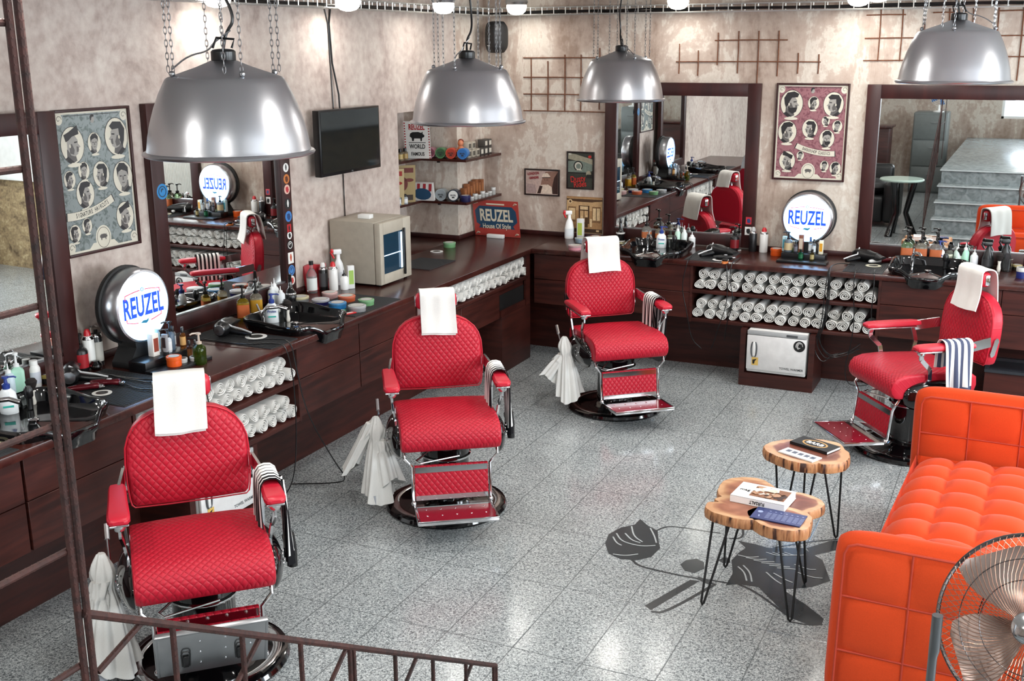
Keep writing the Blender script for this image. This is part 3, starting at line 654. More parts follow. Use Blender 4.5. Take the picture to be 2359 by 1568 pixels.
def endpan(y, tilt, flip):
    T = Matrix.Translation((SW / 2, y, .40 + .0)) @ Matrix.Rotation(tilt, 4, 'X')
    b = B(); b.at(T); W, H, TH = SW - .03, .63, .135
    # rounded slab with tufted faces on both sides
    def face(sg):
        def fn(u, v):
            a = abs(math.sin(PI * u * 4)); c = abs(math.sin(PI * (v * 3))); s = .016 * (min(1, a ** .5) * min(1, c ** .5))
            e = (abs(u - .5) * 2) ** 10; e2 = (abs(v - .5) * 2) ** 10
            q = (abs(u - .5) * 2) ** 9 * (abs(v - .5) * 2) ** 9
            return ((u - .5) * W * (1 - .05 * q), sg * (TH / 2 - .012 + s - .02 * max(e, e2)), (v - .5) * H * (1 - .08 * q))
        return fn
    for sg in (-1, 1): b.grid(face(sg), 40, 30)
    MU, MV = 40, 30
    ed = [(i / MU, 0) for i in range(MU + 1)] + [(1, j / MV) for j in range(1, MV + 1)] + [(i / MU, 1) for i in range(MU - 1, -1, -1)] + [(0, j / MV) for j in range(MV - 1, 0, -1)]
    ra = [face(-1)(u, v) for u, v in ed]; rb = [face(1)(u, v) for u, v in ed]
    mids = []
    for t_ in (.06, .16, .3, .5, .7, .84, .94):
        bu = .034 * math.sin(t_ * PI) ** .6; mids.append([(ra[k][0] * (1 + 2 * bu / W), ra[k][1] * (1 - t_) + rb[k][1] * t_, ra[k][2] * (1 + 2 * bu / H)) for k, (u, v) in enumerate(ed)])
    b.rings([ra] + mids + [rb], False, False); bmesh.ops.remove_doubles(b.bm, verts=b.bm.verts[:], dist=.0005)
    o = b.build('end_cushion', ORG, so)
    b = B(); b.at(T)
    for sg in (-1, 1):
        yy = sg * (TH / 2 - .004)
        m = .008; loop = [(-W / 2 + .02, yy * .93, -H / 2 + m), (-W / 2 + m, yy * .93, -H / 2 + .03), (-W / 2 + m, yy * .93, H / 2 - .05), (-W / 2 + .02, yy * .93, H / 2 - .02), (-W / 2 + .05, yy * .93, H / 2 - m), (W / 2 - .05, yy * .93, H / 2 - m), (W / 2 - m, yy * .93, H / 2 - .05), (W / 2 - m, yy * .93, -H / 2 + m)]
        b.tube(loop, .005, 6)
        for k in (1, 2, 3): b.tube([((k / 4 - .5) * W, sg * (TH / 2 - .011 + (.0 if j % 7 else .0)), (j / 20 - .5) * (H - .02)) for j in range(21)], .0045, 6)
        for k in (1, 2): b.tube([((j / 20 - .5) * (W - .02), sg * (TH / 2 - .011), (k / 3 - .5) * H) for j in range(21)], .0045, 6)
    b.build('piping', M('orange_piping', 'cf3d1c', .7), o)
endpan(.03, math.radians(-5), 0); endpan(2.06, math.radians(5), 1)
B().box(.04, SW - .04, .1, 1.98, .18, .31, .01).build('frame', BLKM, so)
for x in (.08, SW - .08):
    for y in (.2, 1.88): B().lathe([(.018, 0), (.022, .18)], (x, y, 0), 12).build('leg', CHR, so)
# ================================================================ log-slice tables
def slab_mat(name, inner, mid, rim):
    g = N(name); tc = g.n('TexCoord'); nz = g.n('TexNoise', Vector=tc.outputs['Object'], Scale=6.0, Detail=5.0, Distortion=1.0)
    at = g.n('Attribute', _attribute_name='rimness').outputs['Fac']
    f = g.math('ADD', at, g.math('MULTIPLY', g.math('SUBTRACT', nz.outputs[0], .5), .25))
    wv = g.n('TexWave', Vector=tc.outputs['Object'], Scale=11.0, Distortion=6.0, Detail=2.0, _wave_type='RINGS')
    c1 = g.ramp(f, [(.6, srgb(inner)), (.74, srgb(mid)), (.8, srgb(rim))])
    g.l(g.mix(.25, c1, wv.outputs[0], 'SOFT_LIGHT'), 'Base Color'); g.set(Roughness=.32); MATS[name] = g.m
slab_mat('slab_red', '7c4434', '96604a', 'd0a37c'); slab_mat('slab_tan', 'a0664c', 'b98560', 'c99a72')
g = N('bark_edge'); tc = g.n('TexCoord'); mp = g.n('Mapping', Vector=tc.outputs['Object']); mp.inputs['Scale'].default_value = (22, 22, 3)
nz = g.n('TexNoise', Vector=mp.outputs[0], Scale=2.0, Detail=4.0); g.l(g.ramp(nz.outputs[0], [(.36, srgb('3a1d12')), (.44, srgb('9a6743')), (.6, srgb('c48f62')), (.7, srgb('a35b36'))]), 'Base Color'); g.set(Roughness=.5); g.bump(nz.outputs[0], .5, .004); MATS['bark_edge'] = g.m
def slab(parent, cx_, cy_, r, seed, z, th, notches=(), ell=(1, 1), mat='slab_red', name='slice'):
    rnd = random.Random(seed); ph = [rnd.random() * 6.28 for _ in range(6)]; n = 72
    def rad(a):
        q = r * (1 + .05 * math.sin(2 * a + ph[0]) + .045 * math.sin(3 * a + ph[1]) + .025 * math.sin(5 * a + ph[2]) + .008 * math.sin(17 * a + ph[3]))
        for na, nw, nd in notches:
            d = math.atan2(math.sin(a - na), math.cos(a - na)); q -= nd * r * math.exp(-(d / nw) ** 2)
        return q
    A = [2 * PI * i / n for i in range(n)]
    rg = lambda k, zz: [(cx_ + rad(a) * k * math.cos(a) * ell[0], cy_ + rad(a) * k * math.sin(a) * ell[1], zz) for a in A]
    b = B(); al = b.bm.loops.layers.float.new('rimness')
    R = [[b.v(p) for p in rg(k, zz)] for k, zz in ((.93, z - th), (.985, z - th + .006), (1.0, z - th * .5), (.985, z - .005), (.965, z))]
    for p_, q_ in zip(R, R[1:]):
        for i in range(n):
            f = b.f([p_[i], p_[(i + 1) % n], q_[(i + 1) % n], q_[i]], True); f.material_index = 1
    f = b.f(R[0][::-1]); f.material_index = 1
    prev = R[-1]; pk = .965
    for k in (.85, .7, .5, .25, .02):
        cur = [b.v(p) for p in rg(k, z)]
        for i in range(n):
            f = b.f([prev[i], prev[(i + 1) % n], cur[(i + 1) % n], cur[i]])
            for lp in f.loops: lp[al] = pk if lp.vert in (prev[i], prev[(i + 1) % n]) else k
        prev, pk = cur, k
    b.f(prev)
    return b.build(name, [mat, 'bark_edge'], parent)
def hairpin(parent, x, y, z, tx, ty):
    b = B(); a = math.atan2(ty, tx); sx, sy = -math.sin(a) * .05, math.cos(a) * .05
    b.tube([(x + sx, y + sy, z), (x + tx + sx * .16, y + ty + sy * .16, .016), (x + tx, y + ty, .005), (x + tx - sx * .16, y + ty - sy * .16, .016), (x - sx, y - sy, z)], .0055, 8); b.build('hairpin_leg', BLKM, parent)
ta = thing('side_table', 'low side table of four joined log slices on black hairpin legs', 'side table', (-.955, 4.66, 0))
slab(ta, -.075, -.04, .148, 3, .45, .05, ((PI * .95, .1, .25),), mat='slab_tan'); slab(ta, .11, -.08, .135, 5, .45, .055, ((-.9, .05, .08),), ell=(1.1, .95)); slab(ta, .11, .12, .135, 8, .448, .048, ell=(1.05, 1)); slab(ta, -.09, .17, .15, 9, .449, .05, ell=(1.0, 1.1), mat='slab_tan')
slab(ta, .0, .0, .095, 12, .446, .045, name='centre_slice')
for x, y, tx, ty in ((-.15, -.08, -.05, -.09), (.15, -.08, .04, -.08), (-.14, .17, -.06, .07), (.13, .17, .05, .06)): hairpin(ta, x, y, .4, tx, ty)
tb = thing('side_table', 'round side table of one log slice on black hairpin legs, nearer the back', 'side table', (-.875, 5.39, 0))
slab(tb, 0, 0, .205, 21, .48, .052, ((-1.15, .04, .12), (.6, .25, .12), (2.2, .2, .08)), ell=(1.0, 1.0))
for x, y, tx, ty in ((-.1, -.06, -.02, .06), (.12, -.02, .03, .09), (0, .12, -.03, .02)): hairpin(tb, x, y, .43, tx, ty)
# books and magazines
def slabbook(name, label, T, w, l, h, cover, art=None, cat='book', pages='f4f2ee'):
    t = thing(name, label, cat); t.matrix_world = T
    B().box(-w / 2 + .003, w / 2 - .002, -l / 2 + .003, l / 2 - .003, .0015, h - .0015).build('pages', M('pages_' + pages, pages, .8), t)
    b = B(); b.box(-w / 2, w / 2, -l / 2, l / 2, h - .0015, h); b.box(-w / 2, w / 2, -l / 2, l / 2, 0, .0015); b.box(-w / 2, w / 2, -l / 2, -l / 2 + .002, 0, h); c = b.build('cover', cover, t)
    if art: art(t, w, l, h)
    return t
def TM(x, y, z, rz): return Matrix.Translation((x, y, z)) @ Matrix.Rotation(rz, 4, 'Z')
WP = M('white_paper', 'f0efec', .5, var=.01)
def blotch(t, w, l, z, cols, seed, n, box, name='cover_print', smin=.01, smax=.03):
    rnd = random.Random(seed); b = B(); mats = [M('ink_' + c, c, .45, var=.1, scale=60) for c in cols]
    x0, x1, y0, y1 = box; b.mi = 0; b.flat([(x0, y0), (x1, y0), (x1, y1), (x0, y1)], z)
    for k in range(n):
        b.mi = rnd.randrange(len(cols)); s = rnd.uniform(smin, smax); cx_, cy_ = rnd.uniform(x0 + smin, x1 - smin), rnd.uniform(y0 + smin, y1 - smin)
        pts = [(min(x1, max(x0, cx_ + s * rnd.uniform(.5, 1.3) * math.cos(a))), min(y1, max(y0, cy_ + s * rnd.uniform(.5, 1.3) * math.sin(a)))) for a in [q * PI / 5 for q in range(10)]]
        b.flat(pts, z + .00015 * (k + 1))
    return b.build(name, mats, t, norm=False)
def art_fur(t, w, l, h):
    blotch(t, w, l, h + .0004, ['8a5a3c', 'e0cdb8', '3a1d14', 'b4896a', 'f0e4d6'], 3, 26, (-.05, .11, -.055, .07))
    b = B(); b.at(Matrix.Translation((-.085, .0, h + .0008))); b.text('mag', .03); b.build('title', BLKM, t)
    b = B(); b.at(Matrix.Translation((0, -l / 2 - .0004, h / 2)) @ FACE_Y @ Matrix.Rotation(PI, 4, 'Z')); b.text('FURSALT', .022, 0, .0003, .8, 'CENTER', .0006); b.build('spine_title', BLKM, t)
slabbook('hardback_book', 'thick white hardback book with a brown cover photo on the joined-slice table', TM(-.96, 4.74, .451, -.1), .25, .18, .032, WP, art_fur)
def art_blue(t, w, l, h):
    b = B(); b.at(Matrix.Translation((0, 0, h + .0006)))
    for i in range(7):
        b.flat([(-.05 + .024 * i, .035), (-.042 + .024 * i, .035), (-.042 + .024 * i, .041), (-.05 + .024 * i, .041)])
        for j in range(5): b.flat([(-.052 + .026 * i * .93, -.04 + .013 * j), (-.034 + .026 * i * .93, -.04 + .013 * j), (-.034 + .026 * i * .93, -.036 + .013 * j), (-.052 + .026 * i * .93, -.036 + .013 * j)])
    b.flat([(-.085 + .012 * math.cos(a), .015 + .012 * math.sin(a)) for a in [q * PI / 8 for q in range(16)]]); b.flat([(-.08, -.04), (-.074, -.04), (-.078, -.02), (-.084, -.02)]); b.build('print', M('pale_ink', '9aa6c8', .5), t, norm=False)
t = slabbook('brochure', 'dark blue brochure lying under the white hardback book', TM(-.855, 4.575, .4512, -.07), .22, .13, .004, M('navy_cover', '343f72', .35), art_blue, 'brochure')
def art_blk(t, w, l, h):
    b = B(); b.at(Matrix.Translation((.0, 0, h + .0006)) @ Matrix.Rotation(.0, 4, 'Z'))
    b.mi = 1; b.rings([[(.07 * math.cos(a), .045 * math.sin(a), 0) for a in [q * PI / 12 for q in range(24)]], [(.06 * math.cos(a), .036 * math.sin(a), 0) for a in [q * PI / 12 for q in range(24)]]], False, False); b.mi = 0
    b.text('BARB', .045, .0003, .0003, .9, 'CENTER', .001); b.build('title', [WP, M('gold_ink', 'c79a5a', .5)], t, norm=False)
slabbook('book', 'black book with white lettering on the single-slice table', TM(-.86, 5.46, .481, -.42), .22, .12, .014, BLKM, art_blk)
def art_wh(t, w, l, h):
    b = B(); b.at(Matrix.Translation((0, 0, h + .0006)))
    for i in range(5): b.flat([(-.08 + .035 * i, -.01), (-.055 + .035 * i, -.01), (-.055 + .035 * i, .02), (-.08 + .035 * i, .02)])
    b.build('print', M('grey_ink', '5a6070', .5), t, norm=False)
slabbook('magazine', 'thin white magazine beside the black book on the single-slice table', TM(-.905, 5.3, .481, -.42), .2, .085, .005, WP, art_wh, 'magazine')
# ================================================================ ceiling lights, cable tray, speaker, television
GLOW = M('lamp_glow', 'fffaf0', .4, emit=9, var=0)
def bulkhead(label, x, y, rz=0, z=CEIL, pw=None):
    t = thing('bulkhead_light', label, 'ceiling light', (x, y, z), rz, 'bulkhead lights under the ceiling')
    B().lathe([(.0, 0), (.085, 0), (.09, -.02), (.08, -.04), (0, -.04)], seg=20).build('base', STEEL, t)
    b = B(); b.lathe([(.078, -.035), (.08, -.06), (.07, -.09), (.05, -.108), (.02, -.116), (0, -.117)], seg=20, sq=1.0); b.build('lens', GLOW, t)
    light('bulkhead_light_glow', (x, y, z - .125), .3 if pw else .15, pw or BULK, shape='DISK', col=(1, .97, .92))
    return t
def nearx(pxx, pyy, x, z): 
    p = px(pxx, pyy, x, 0); return p.x, p.y
PB = [((500, 4), 0, -4.12), ((802, 14), 0, -4.05), ((1022, 22), 0, -3.95), ((1190, 25), 1, 8.3), ((1562, 12), 1, 8.3), ((1978, 4), 1, 8.3)]
BL = ['above the nearest pendant lamp, left wall', 'above the television', 'right of the one above the television', 'in the corner over the speaker', 'over the framed mirror on the back wall', 'over the poster on the back wall']
for (p, ax, v), lb in zip(PB, BL):
    q = px(p[0], p[1], v, 1 if ax else 0); bulkhead('glowing bulkhead light ' + lb, q.x, q.y, z=min(CEIL, q.z + .085))
for i, (x, y) in enumerate(((-2.9, 1.5), (-1.2, 1.2), (.9, 1.5), (-1.35, 3.6), (.9, 4.0), (-1.6, 5.9), (.8, 6.4), (-1.0, 7.6), (2.2, 2.6), (2.2, 5.3), (-2.7, -1.6), (-.2, -1.6))):
    bulkhead(ORD[i] + ' ceiling light over the open floor, above the picture', x, y, pw=MID)
tr = thing('cable_tray', 'wire cable tray with cables running along the top of both walls', 'cable tray')
b = B(); d0, d1, z0, z1 = .05, .15, 2.69, 2.745
for zz, dd in ((z0, d0), (z0, (d0 + d1) / 2), (z0, d1), (z1, d0), (z1, d1)): b.tube([(XL + dd, 1.5, zz), (XL + dd, YB - dd, zz), (XR, YB - dd, zz)], .0042, 5)
y = 1.6
while y < YB - .1: b.tube([(XL + d0, y, z1), (XL + d0, y, z0), (XL + d1, y, z0), (XL + d1, y, z1)], .0045, 5); y += .1
x = XL + .2
while x < .6: b.tube([(x, YB - d0, z1), (x, YB - d0, z0), (x, YB - d1, z0), (x, YB - d1, z1)], .0045, 5); x += .1
b.build('wire_tray', M('tray_zinc', 'dcdcd8', .35, .7), tr)
b = B(); rnd = random.Random(4)
for k in range(4):
    o = .065 + .022 * k; pts = [(XL + o + rnd.uniform(-.01, .01), 1.5 + .35 * j, z0 + .012 + rnd.uniform(0, .012)) for j in range(20)] + [(XL + o, YB - o, z0 + .015)] + [(XL + .4 + .35 * j, YB - o + rnd.uniform(-.01, .01), z0 + .012 + rnd.uniform(0, .02)) for j in range(13)]
    b.tube(pts, .007, 6)
b.build('cables', BLKP, tr)
b = B()
for i, zz in enumerate((2.72,)):
    b.box(XL, XL + .03, 1.5, YB, 2.755, 2.77); b.box(XL, .5, YB - .03, YB, 2.755, 2.77)
# speaker in the corner
s = thing('wall_speaker', 'black rounded wall speaker in the corner above the shelves', 'speaker', (-4.07, 8.47, 2.52), -.45)
b = B(); b.rings([[(.072 * math.copysign(abs(math.cos(a)) ** .55, math.cos(a)) * k, d, .125 * math.copysign(abs(math.sin(a)) ** .55, math.sin(a)) * k) for a in [q * PI / 20 for q in range(40)]] for k, d in ((.8, .06), (1, .03), (1, -.05), (.95, -.075), (.8, -.088), (.4, -.094), (.02, -.095))]); b.build('body', M('speaker_black', '141416', .5), s)
b = B(); b.box(-.02, .004, -.098, -.094, -.068, -.064); b.build('badge', WHT, s)
b = B(); b.tube([(-.05, .06, .1), (-.055, .08, -.1), (-.05, .09, -.6)], .003, 6); b.tube([(-.05, .06, .1), (-.045, .05, .2)], .003, 6); b.build('cable', BLKP, s)
# television
tv = thing('television', 'black flat television hung on the left wall', 'television', (XL + .075, 6.385, 1.845), LR)
b = B(); b.box(-.365, .365, -.03, .02, -.212, .212, .004); b.box(-.2, .2, .02, .06, -.15, .15, .01); b.build('casing', BLKP, tv)
b = B(); b.box(-.35, .35, -.032, -.029, -.19, .2); b.build('screen', M('screen_glass', '14181c', .04, var=0), tv)
b = B(); b.at(Matrix.Translation((0, -.031, -.202)) @ FACE_Y); b.text('TCL', .012); b.build('badge', M('badge_grey', '8a8c90', .4), tv)
B().box(-.05, .05, .03, .075, -.1, .1).build('wall_bracket', BLKM, tv)
b = B(); b.tube([(-.03, .03, .21), (-.02, .04, .3), (-.05, .06, .5), (-.06, .065, .75), (-.03, .065, .88)], .006, 8); b.tube([(-.05, .066, .2), (-.06, .068, .5), (-.068, .068, .75), (-.11, .066, .87)], .004, 6); b.build('cable', BLKP, tv); b = B(); b.tube([(.03, .066, -.2), (.032, .066, -.57)], .004, 6); b.build('lower_cable', BLKP, tv)
# exposed reinforcement mesh in the plaster of the back wall
def rebar_grid(label, xs, zs):
    t = thing('wall_rebar_mesh', label, 'rebar mesh')
    for x, z0, z1 in xs: B().tube([(x, YB - .004, z0), (x + .002, YB - .006, (z0 + z1) / 2), (x - .001, YB - .004, z1)], .0048, 6).build('vertical_bar', RUST2, t)
    for z, x0, x1 in zs: B().tube([(x0, YB - .005, z), ((x0 + x1) / 2, YB - .006, z + .002), (x1, YB - .005, z)], .0048, 6).build('horizontal_bar', RUST2, t)
RUST2 = wood_mat('rust_brown', '5a3424', '85563d', .8, (20, 20, 20), .001)
rebar_grid('rusty reinforcement mesh in the plaster left of the far pendant lamp', [(-3.83, 1.93, 2.36), (-3.68, 1.93, 2.33), (-3.53, 1.93, 2.38), (-3.39, 1.93, 2.38), (-3.23, 1.95, 2.43)], [(2.355, -3.9, -3.18), (2.2, -3.9, -3.3), (2.065, -3.9, -3.3), (1.93, -3.9, -3.17)])
rebar_grid('rusty reinforcement mesh above the framed mirror on the back wall', [(-2.575, 2.235, 2.46), (-2.425, 2.22, 2.41), (-2.275, 2.3, 2.54), (-2.117, 2.24, 2.55), (-1.965, 2.1, 2.55), (-1.815, 2.22, 2.55), (-1.665, 2.24, 2.39), (-1.515, 2.24, 2.38)], [(2.483, -2.3, -1.75), (2.325, -2.6, -1.5)])
rebar_grid('rusty reinforcement mesh above the right-hand mirror', [(-1.1, 2.33, 2.69), (-.95, 2.33, 2.69), (-.8, 2.42, 2.62), (-.64, 2.4, 2.69), (-.485, 2.4, 2.69), (-.325, 2.2, 2.7), (-.17, 2.2, 2.7)], [(2.65, -1.2, -.93), (2.49, -1.2, -.75), (2.335, -1.2, -.6), (2.66, -.75, -.6), (2.5, -.4, -.0), (2.36, -.4, 0), (2.665, -.33, 0)])
# ================================================================ rusty rebar railing at the stair head
ra = thing('rebar_railing', 'rusty welded rebar railing at the left and bottom, beside the stairs', 'railing')
RXR = -1.19; ZL = .875
def rod(pts, name='bar', r=.005):
    b = B(); b.tube(pts, r, 8)
    # ribs
    a, c = Vector(pts[0]), Vector(pts[-1]); L = (c - a).length; d = (c - a).normalized(); n = int(L / .011)
    for k in range(n):
        p = a + d * (k * .011 + .004); b.tube([p - d * .0016, p, p + d * .0016], [r * 1.0, r * 1.08, r * 1.0], 6, False)
    return b.build(name, RUST, ra)
rod([(RXR - .004, 1.058, ZL), (RXR - .004, 1.058, CEIL)], 'post', .0055); rod([(RXR + .002, 1.069, ZL), (RXR + .002, 1.069, CEIL)], 'post', .0055)
for z in (2.665, 2.482, 2.298, 2.114, 1.942, 1.754, 1.57, 1.39): rod([(RXR - .01, .2, z), (RXR - .01, 1.06, z)], 'horizontal_bar')
rod([(RXR - .01, .2, ZL), (RXR - .01, .2, CEIL)], 'post')
slope = (1.654 - .824) / (2.42 - 1.063)
zr = lambda y: 1.654 - (y - 1.063) * slope
rod([(RXR, 1.063, zr(1.063)), (RXR, 2.43, zr(2.43))], 'top_rail', .0065)
rod([(RXR, 1.063, zr(1.063) - .62), (RXR, 2.43, zr(2.43) - .62)], 'bottom_rail', .0065)
for y in (1.239, 1.406, 1.573, 1.738, 1.752, 1.916, 2.086, 2.256, 2.418, 2.432): rod([(RXR, y, zr(y) - .62), (RXR, y, zr(y))], 'baluster', .005)
for y in (1.182, 1.462, 1.735, 2.02, 2.30): rod([(RXR - .004, y, zr(y)), (RXR - .004, y - .33, zr(y) - .25 + .0)], 'diagonal_bar', .005) if y > 1.3 else rod([(RXR - .004, y, zr(y)), (RXR - .004, y - .1, zr(y) - .035)], 'diagonal_bar', .005)
for y in (2.418,): rod([(RXR, y, 0), (RXR, y, zr(y) - .6)], 'post', .006)
# ================================================================ fan
COPPER = M('copper_wire', 'b58a76', .25, 1.0, var=.02)
fc = Vector((.135, 3.2, .845)); fan = thing('pedestal_fan', 'metal pedestal fan with wire guard at the bottom right corner', 'fan', (fc.x, fc.y, 0))
d = (CAMP - fc).normalized(); d = (d + Vector((-.16, -.07, -.02))).normalized(); zx = d.to_track_quat('Z', 'Y').to_matrix().to_4x4(); Tf = Matrix.Translation((0, 0, fc.z)) @ zx
R0 = .262
b = B(); b.at(Tf); n = 84
for i in range(n):
    a = 2 * PI * i / n; pts = []
    for j in range(7):
        u = j / 6; r = R0 - (R0 - .045) * u; aa = a + .55 * u; pts.append((r * math.cos(aa), r * math.sin(aa), .012 + .075 * math.sin(u * PI / 2)))
    b.tube(pts, .0011, 4, False)
b.build('front_guard', COPPER, fan)
b = B(); b.at(Tf)
for i in range(n):
    a = 2 * PI * i / n; b.tube([((R0 - (R0 - .06) * u) * math.cos(a - .4 * u), (R0 - (R0 - .06) * u) * math.sin(a - .4 * u), -.012 - .08 * math.sin(u * PI / 2)) for u in (0, .25, .5, .75, 1)], .0011, 4, False)
b.build('rear_guard', COPPER, fan)
b = B(); b.at(Tf); ring = lambda r, z, k=64: [(r * math.cos(2 * PI * q / k), r * math.sin(2 * PI * q / k), z) for q in range(k + 1)]
b.tube(ring(R0, 0), .0062, 8, False); b.tube(ring(R0 - .07, .048), .0015, 4, False); b.tube(ring(R0 - .13, .07), .0015, 4, False); b.tube(ring(R0 - .10, -.06), .0015, 4, False); b.build('guard_rim', M('rim_steel', '6e6a6a', .2, 1.0, var=.02), fan)
b = B(); b.at(Tf); b.lathe([(0, .092), (.03, .091), (.046, .086), (.046, .08), (0, .08)], seg=28); b.build('badge', CHR, fan)
for q in range(4):
    b = B(); b.at(Tf @ Matrix.Rotation(q * PI / 2 + .55, 4, 'Z'))
    b.grid(lambda u, v: ((.035 + .195 * u), (v - .5) * (.05 + .16 * math.sin(min(1, u * 1.15) * PI * .55)) * (1 if u < .9 else 1 - (u - .9) * 3) + .03 * u, .03 * (v - .5) * (1 - .3 * u) * 2 + .004), 10, 8, double=.0015)
    b.build('blade', M('blade_metal', '8f7f78', .3, .85, var=.02), fan)
b = B(); b.at(Tf); b.lathe([(0, .035), (.03, .03), (.036, .01), (.036, -.02), (.05, -.05), (.055, -.14), (.04, -.17), (0, -.175)], seg=24); b.build('motor', M('motor_grey', '55504e', .35, .6), fan)
b = B(); b.tube([(0, .1, 0.03), (0, .09, fc.z - .06)], .013, 12); b.tube([(0, .09, fc.z - .06), (0, .06, fc.z)], .016, 10); b.build('pole', STEEL, fan)
b = B(); b.lathe([(0, 0), (.19, 0), (.2, .01), (.18, .025), (.03, .04), (.02, .06), (0, .06)], (0, .1, 0), 32); b.build('foot', BLK, fan)
b = B(); b.tube([(0, 0, 0), (0, 0, .84), (0.002, 0, .86), (.002, 0, .965)], [.012, .012, .0145, .0145], 12); b.build('tube', M('pole_steel', '77787a', .3, .9), None)
o = C.objects[-1] if False else bpy.data.objects['tube']; o.name = 'handrail_post'; place(o, (-.112, 2.93, 0)); tag(o, 'grey steel tube standing left of the pedestal fan', 'post')
tag(B().box(.28, .5, 3.05, 3.2, .0, .3, .01).build('blue_reflection_box', M('pale_blue', '9aa6cf', .5)), 'pale blue box added for the bluish reflection seen through the fan guard', 'box')  # added box, its colour stands in for a bluish reflection
# ================================================================ washbasins in the worktop
def basin(label, T):
    t = thing('wash_basin', label, 'basin', (T[0][0], T[0][1], .9), T[1], 'black wash basins set into the worktop')
    n = 72
    def pt(a, k, dz, ab=None):
        c, s = math.cos(a), math.sin(a); e = .36
        x = .245 * math.copysign(abs(c) ** e, c); y = .24 + .215 * math.copysign(abs(s) ** e, s)
        dip = math.exp(-(x / .125) ** 4) * (1 if s < 0 else 0); z = .055 - .02 * (1 if s < 0 else 0) - .055 * dip
        y -= .05 * dip
        x, y = x * k, .24 + (y - .24) * k
        return (x, y, z + dz if ab is None else min(ab, z - .008))
    A = [2 * PI * (i + .5) / n for i in range(n)]
    b = B(); R = [[pt(a, .9, 0, .001) if math.sin(a) > -.2 else pt(a, .97, -.06) for a in A]]
    R += [[pt(a, .99, -.045) for a in A], [pt(a, 1.02, -.02) for a in A], [pt(a, 1.045, -.006) for a in A], [pt(a, 1.05, .006) for a in A], [pt(a, 1.035, .016) for a in A], [pt(a, 1.0, .018) for a in A], [pt(a, .97, .008) for a in A], [pt(a, .95, -.01) for a in A]]
    R += [[pt(a, .90, 0, .014) for a in A], [pt(a, .78, 0, .007) for a in A], [pt(a, .5, 0, .006) for a in A], [pt(a, .05, 0, .004) for a in A]]
    b.rings(R); b.build('bowl', BLK, t)
    b = B(); b.lathe([(0, 0), (.022, 0), (.024, .006), (.018, .01), (0, .01)], (0, .25, .006), 16); b.build('drain', CHR, t)
    b = B(); b.tube([(-.12, .38, .01), (-.12, .38, .085), (-.11, .36, .11), (-.07, .3, .115), (-.05, .26, .10)], .011, 10); b.tube([(-.12, .4, .09), (-.12, .42, .13)], .006, 8); b.build('tap', CHR, t)
    b = B(); b.tube([(.1, .38, .01), (.1, .38, .06)], .013, 10); b.lathe([(.013, .06), (.02, .07), (.02, .10), (.012, .115), (0, .115)], (.1, .38, 0), 12); b.build('hand_shower', BLKP, t)
    return t
basin('black wash basin at the far left behind the rusty post', ((FX + .005, 3.24, 0), LR))
basin('black wash basin on the left worktop below the stickered mirror', ((FX + .005, 5.13, 0), LR))
basin('black wash basin on the back worktop behind the far red chair', ((-2.585, FY - .005, 0), 0))
basin('black wash basin on the back worktop behind the chair by the sofa', ((-.6, FY - .005, 0), 0))
# rubber mats on the worktop
for lb, x0, x1, y0, y1 in (('black ribbed mat under the hair dryer, left of the left basin', -4.14, -3.57, 4.62, 4.86), ('black ribbed mat under the clippers, far left worktop', -4.1, -3.57, 3.55, 3.98), ('black ribbed mat right of the left basin, by the round tins', -3.95, -3.56, 5.42, 5.95),
        ('grey mat under the clippers on the back worktop', -2.3, -1.98, 7.97, 8.4), ('grey mat under the trimmers at the right of the back worktop', -1.15, -.88, 7.97, 8.4), ('dark ribbed mat at the very left edge of the worktop', -3.95, -3.56, 2.55, 2.96), ('dark mat in the corner recess of the worktop', -4.15, -3.85, 6.85, 7.25)):
    b = B(); b.box(x0, x1, y0, y1, .9, .903)
    k = 0; lx = x1 - x0 < y1 - y0
    n = int(min(x1 - x0, y1 - y0) / .012)
    for k in range(n):
        if lx: b.box(x0 + .006 + .012 * k, x0 + .012 + .012 * k, y0 + .005, y1 - .005, .903, .905)
        else: b.box(x0 + .005, x1 - .005, y0 + .006 + .012 * k, y0 + .012 + .012 * k, .903, .905)
    tag(b.build('rubber_mat', M('rubber', '2a2b2d', .6)), lb, 'mat', 'ribbed mats on the worktop')
# ================================================================ products
def cmat(c, rough=.35): return M('c_' + c, c, rough, var=.02)
def wpos(p, r=.03, z=.9, raw=False):
    if len(p) == 3: return Vector(p)
    q = px(p[0], p[1], z)
    if not raw and z < 1:
        if q.y < 7.0 or q.x < -3.9: q.x = max(q.x, XL + .052 + r)
        q.y = min(q.y, YB - .052 - r)
    return q
def prod(name, label, cat, p, parts, group=None, rz=0, z=.9, raw=False, r=.03):
    q = wpos(p, r, z, raw); t = None
    if len(parts) > 1: t = thing(name, label, cat, q, rz, group)
    for pn, kd, ar, mt in parts:
        b = B()
        if kd == 'L': b.lathe(ar, seg=18)
        elif kd == 'Q': b.lathe(ar[0], seg=18, sq=ar[1])
        elif kd == 'S':   # squarish bottle
            b.rings([[(r_ * math.copysign(abs(math.cos(a)) ** .45, math.cos(a)), r_ * .72 * math.copysign(abs(math.sin(a)) ** .45, math.sin(a)), zz) for a in [2 * PI * i / 24 for i in range(24)]] for r_, zz in ar])
        elif kd == 'B': b.box(*ar)
        elif kd == 'T': b.tube(ar[0], ar[1], 8)
        elif kd == 'X': b.at(Matrix.Translation(ar[2]) @ FACE_Y); b.text(ar[0], ar[1], 0, .0004, .8, 'CENTER', .0004)
        o = b.build(pn if t else name, mt, t)
        if not t: place(o, q, rz); tag(o, label, cat, group)
    return t or o
G_ = lambda c, a=.02: M('glass_' + c, c, .04, var=0, trans=.85, ior=1.3)
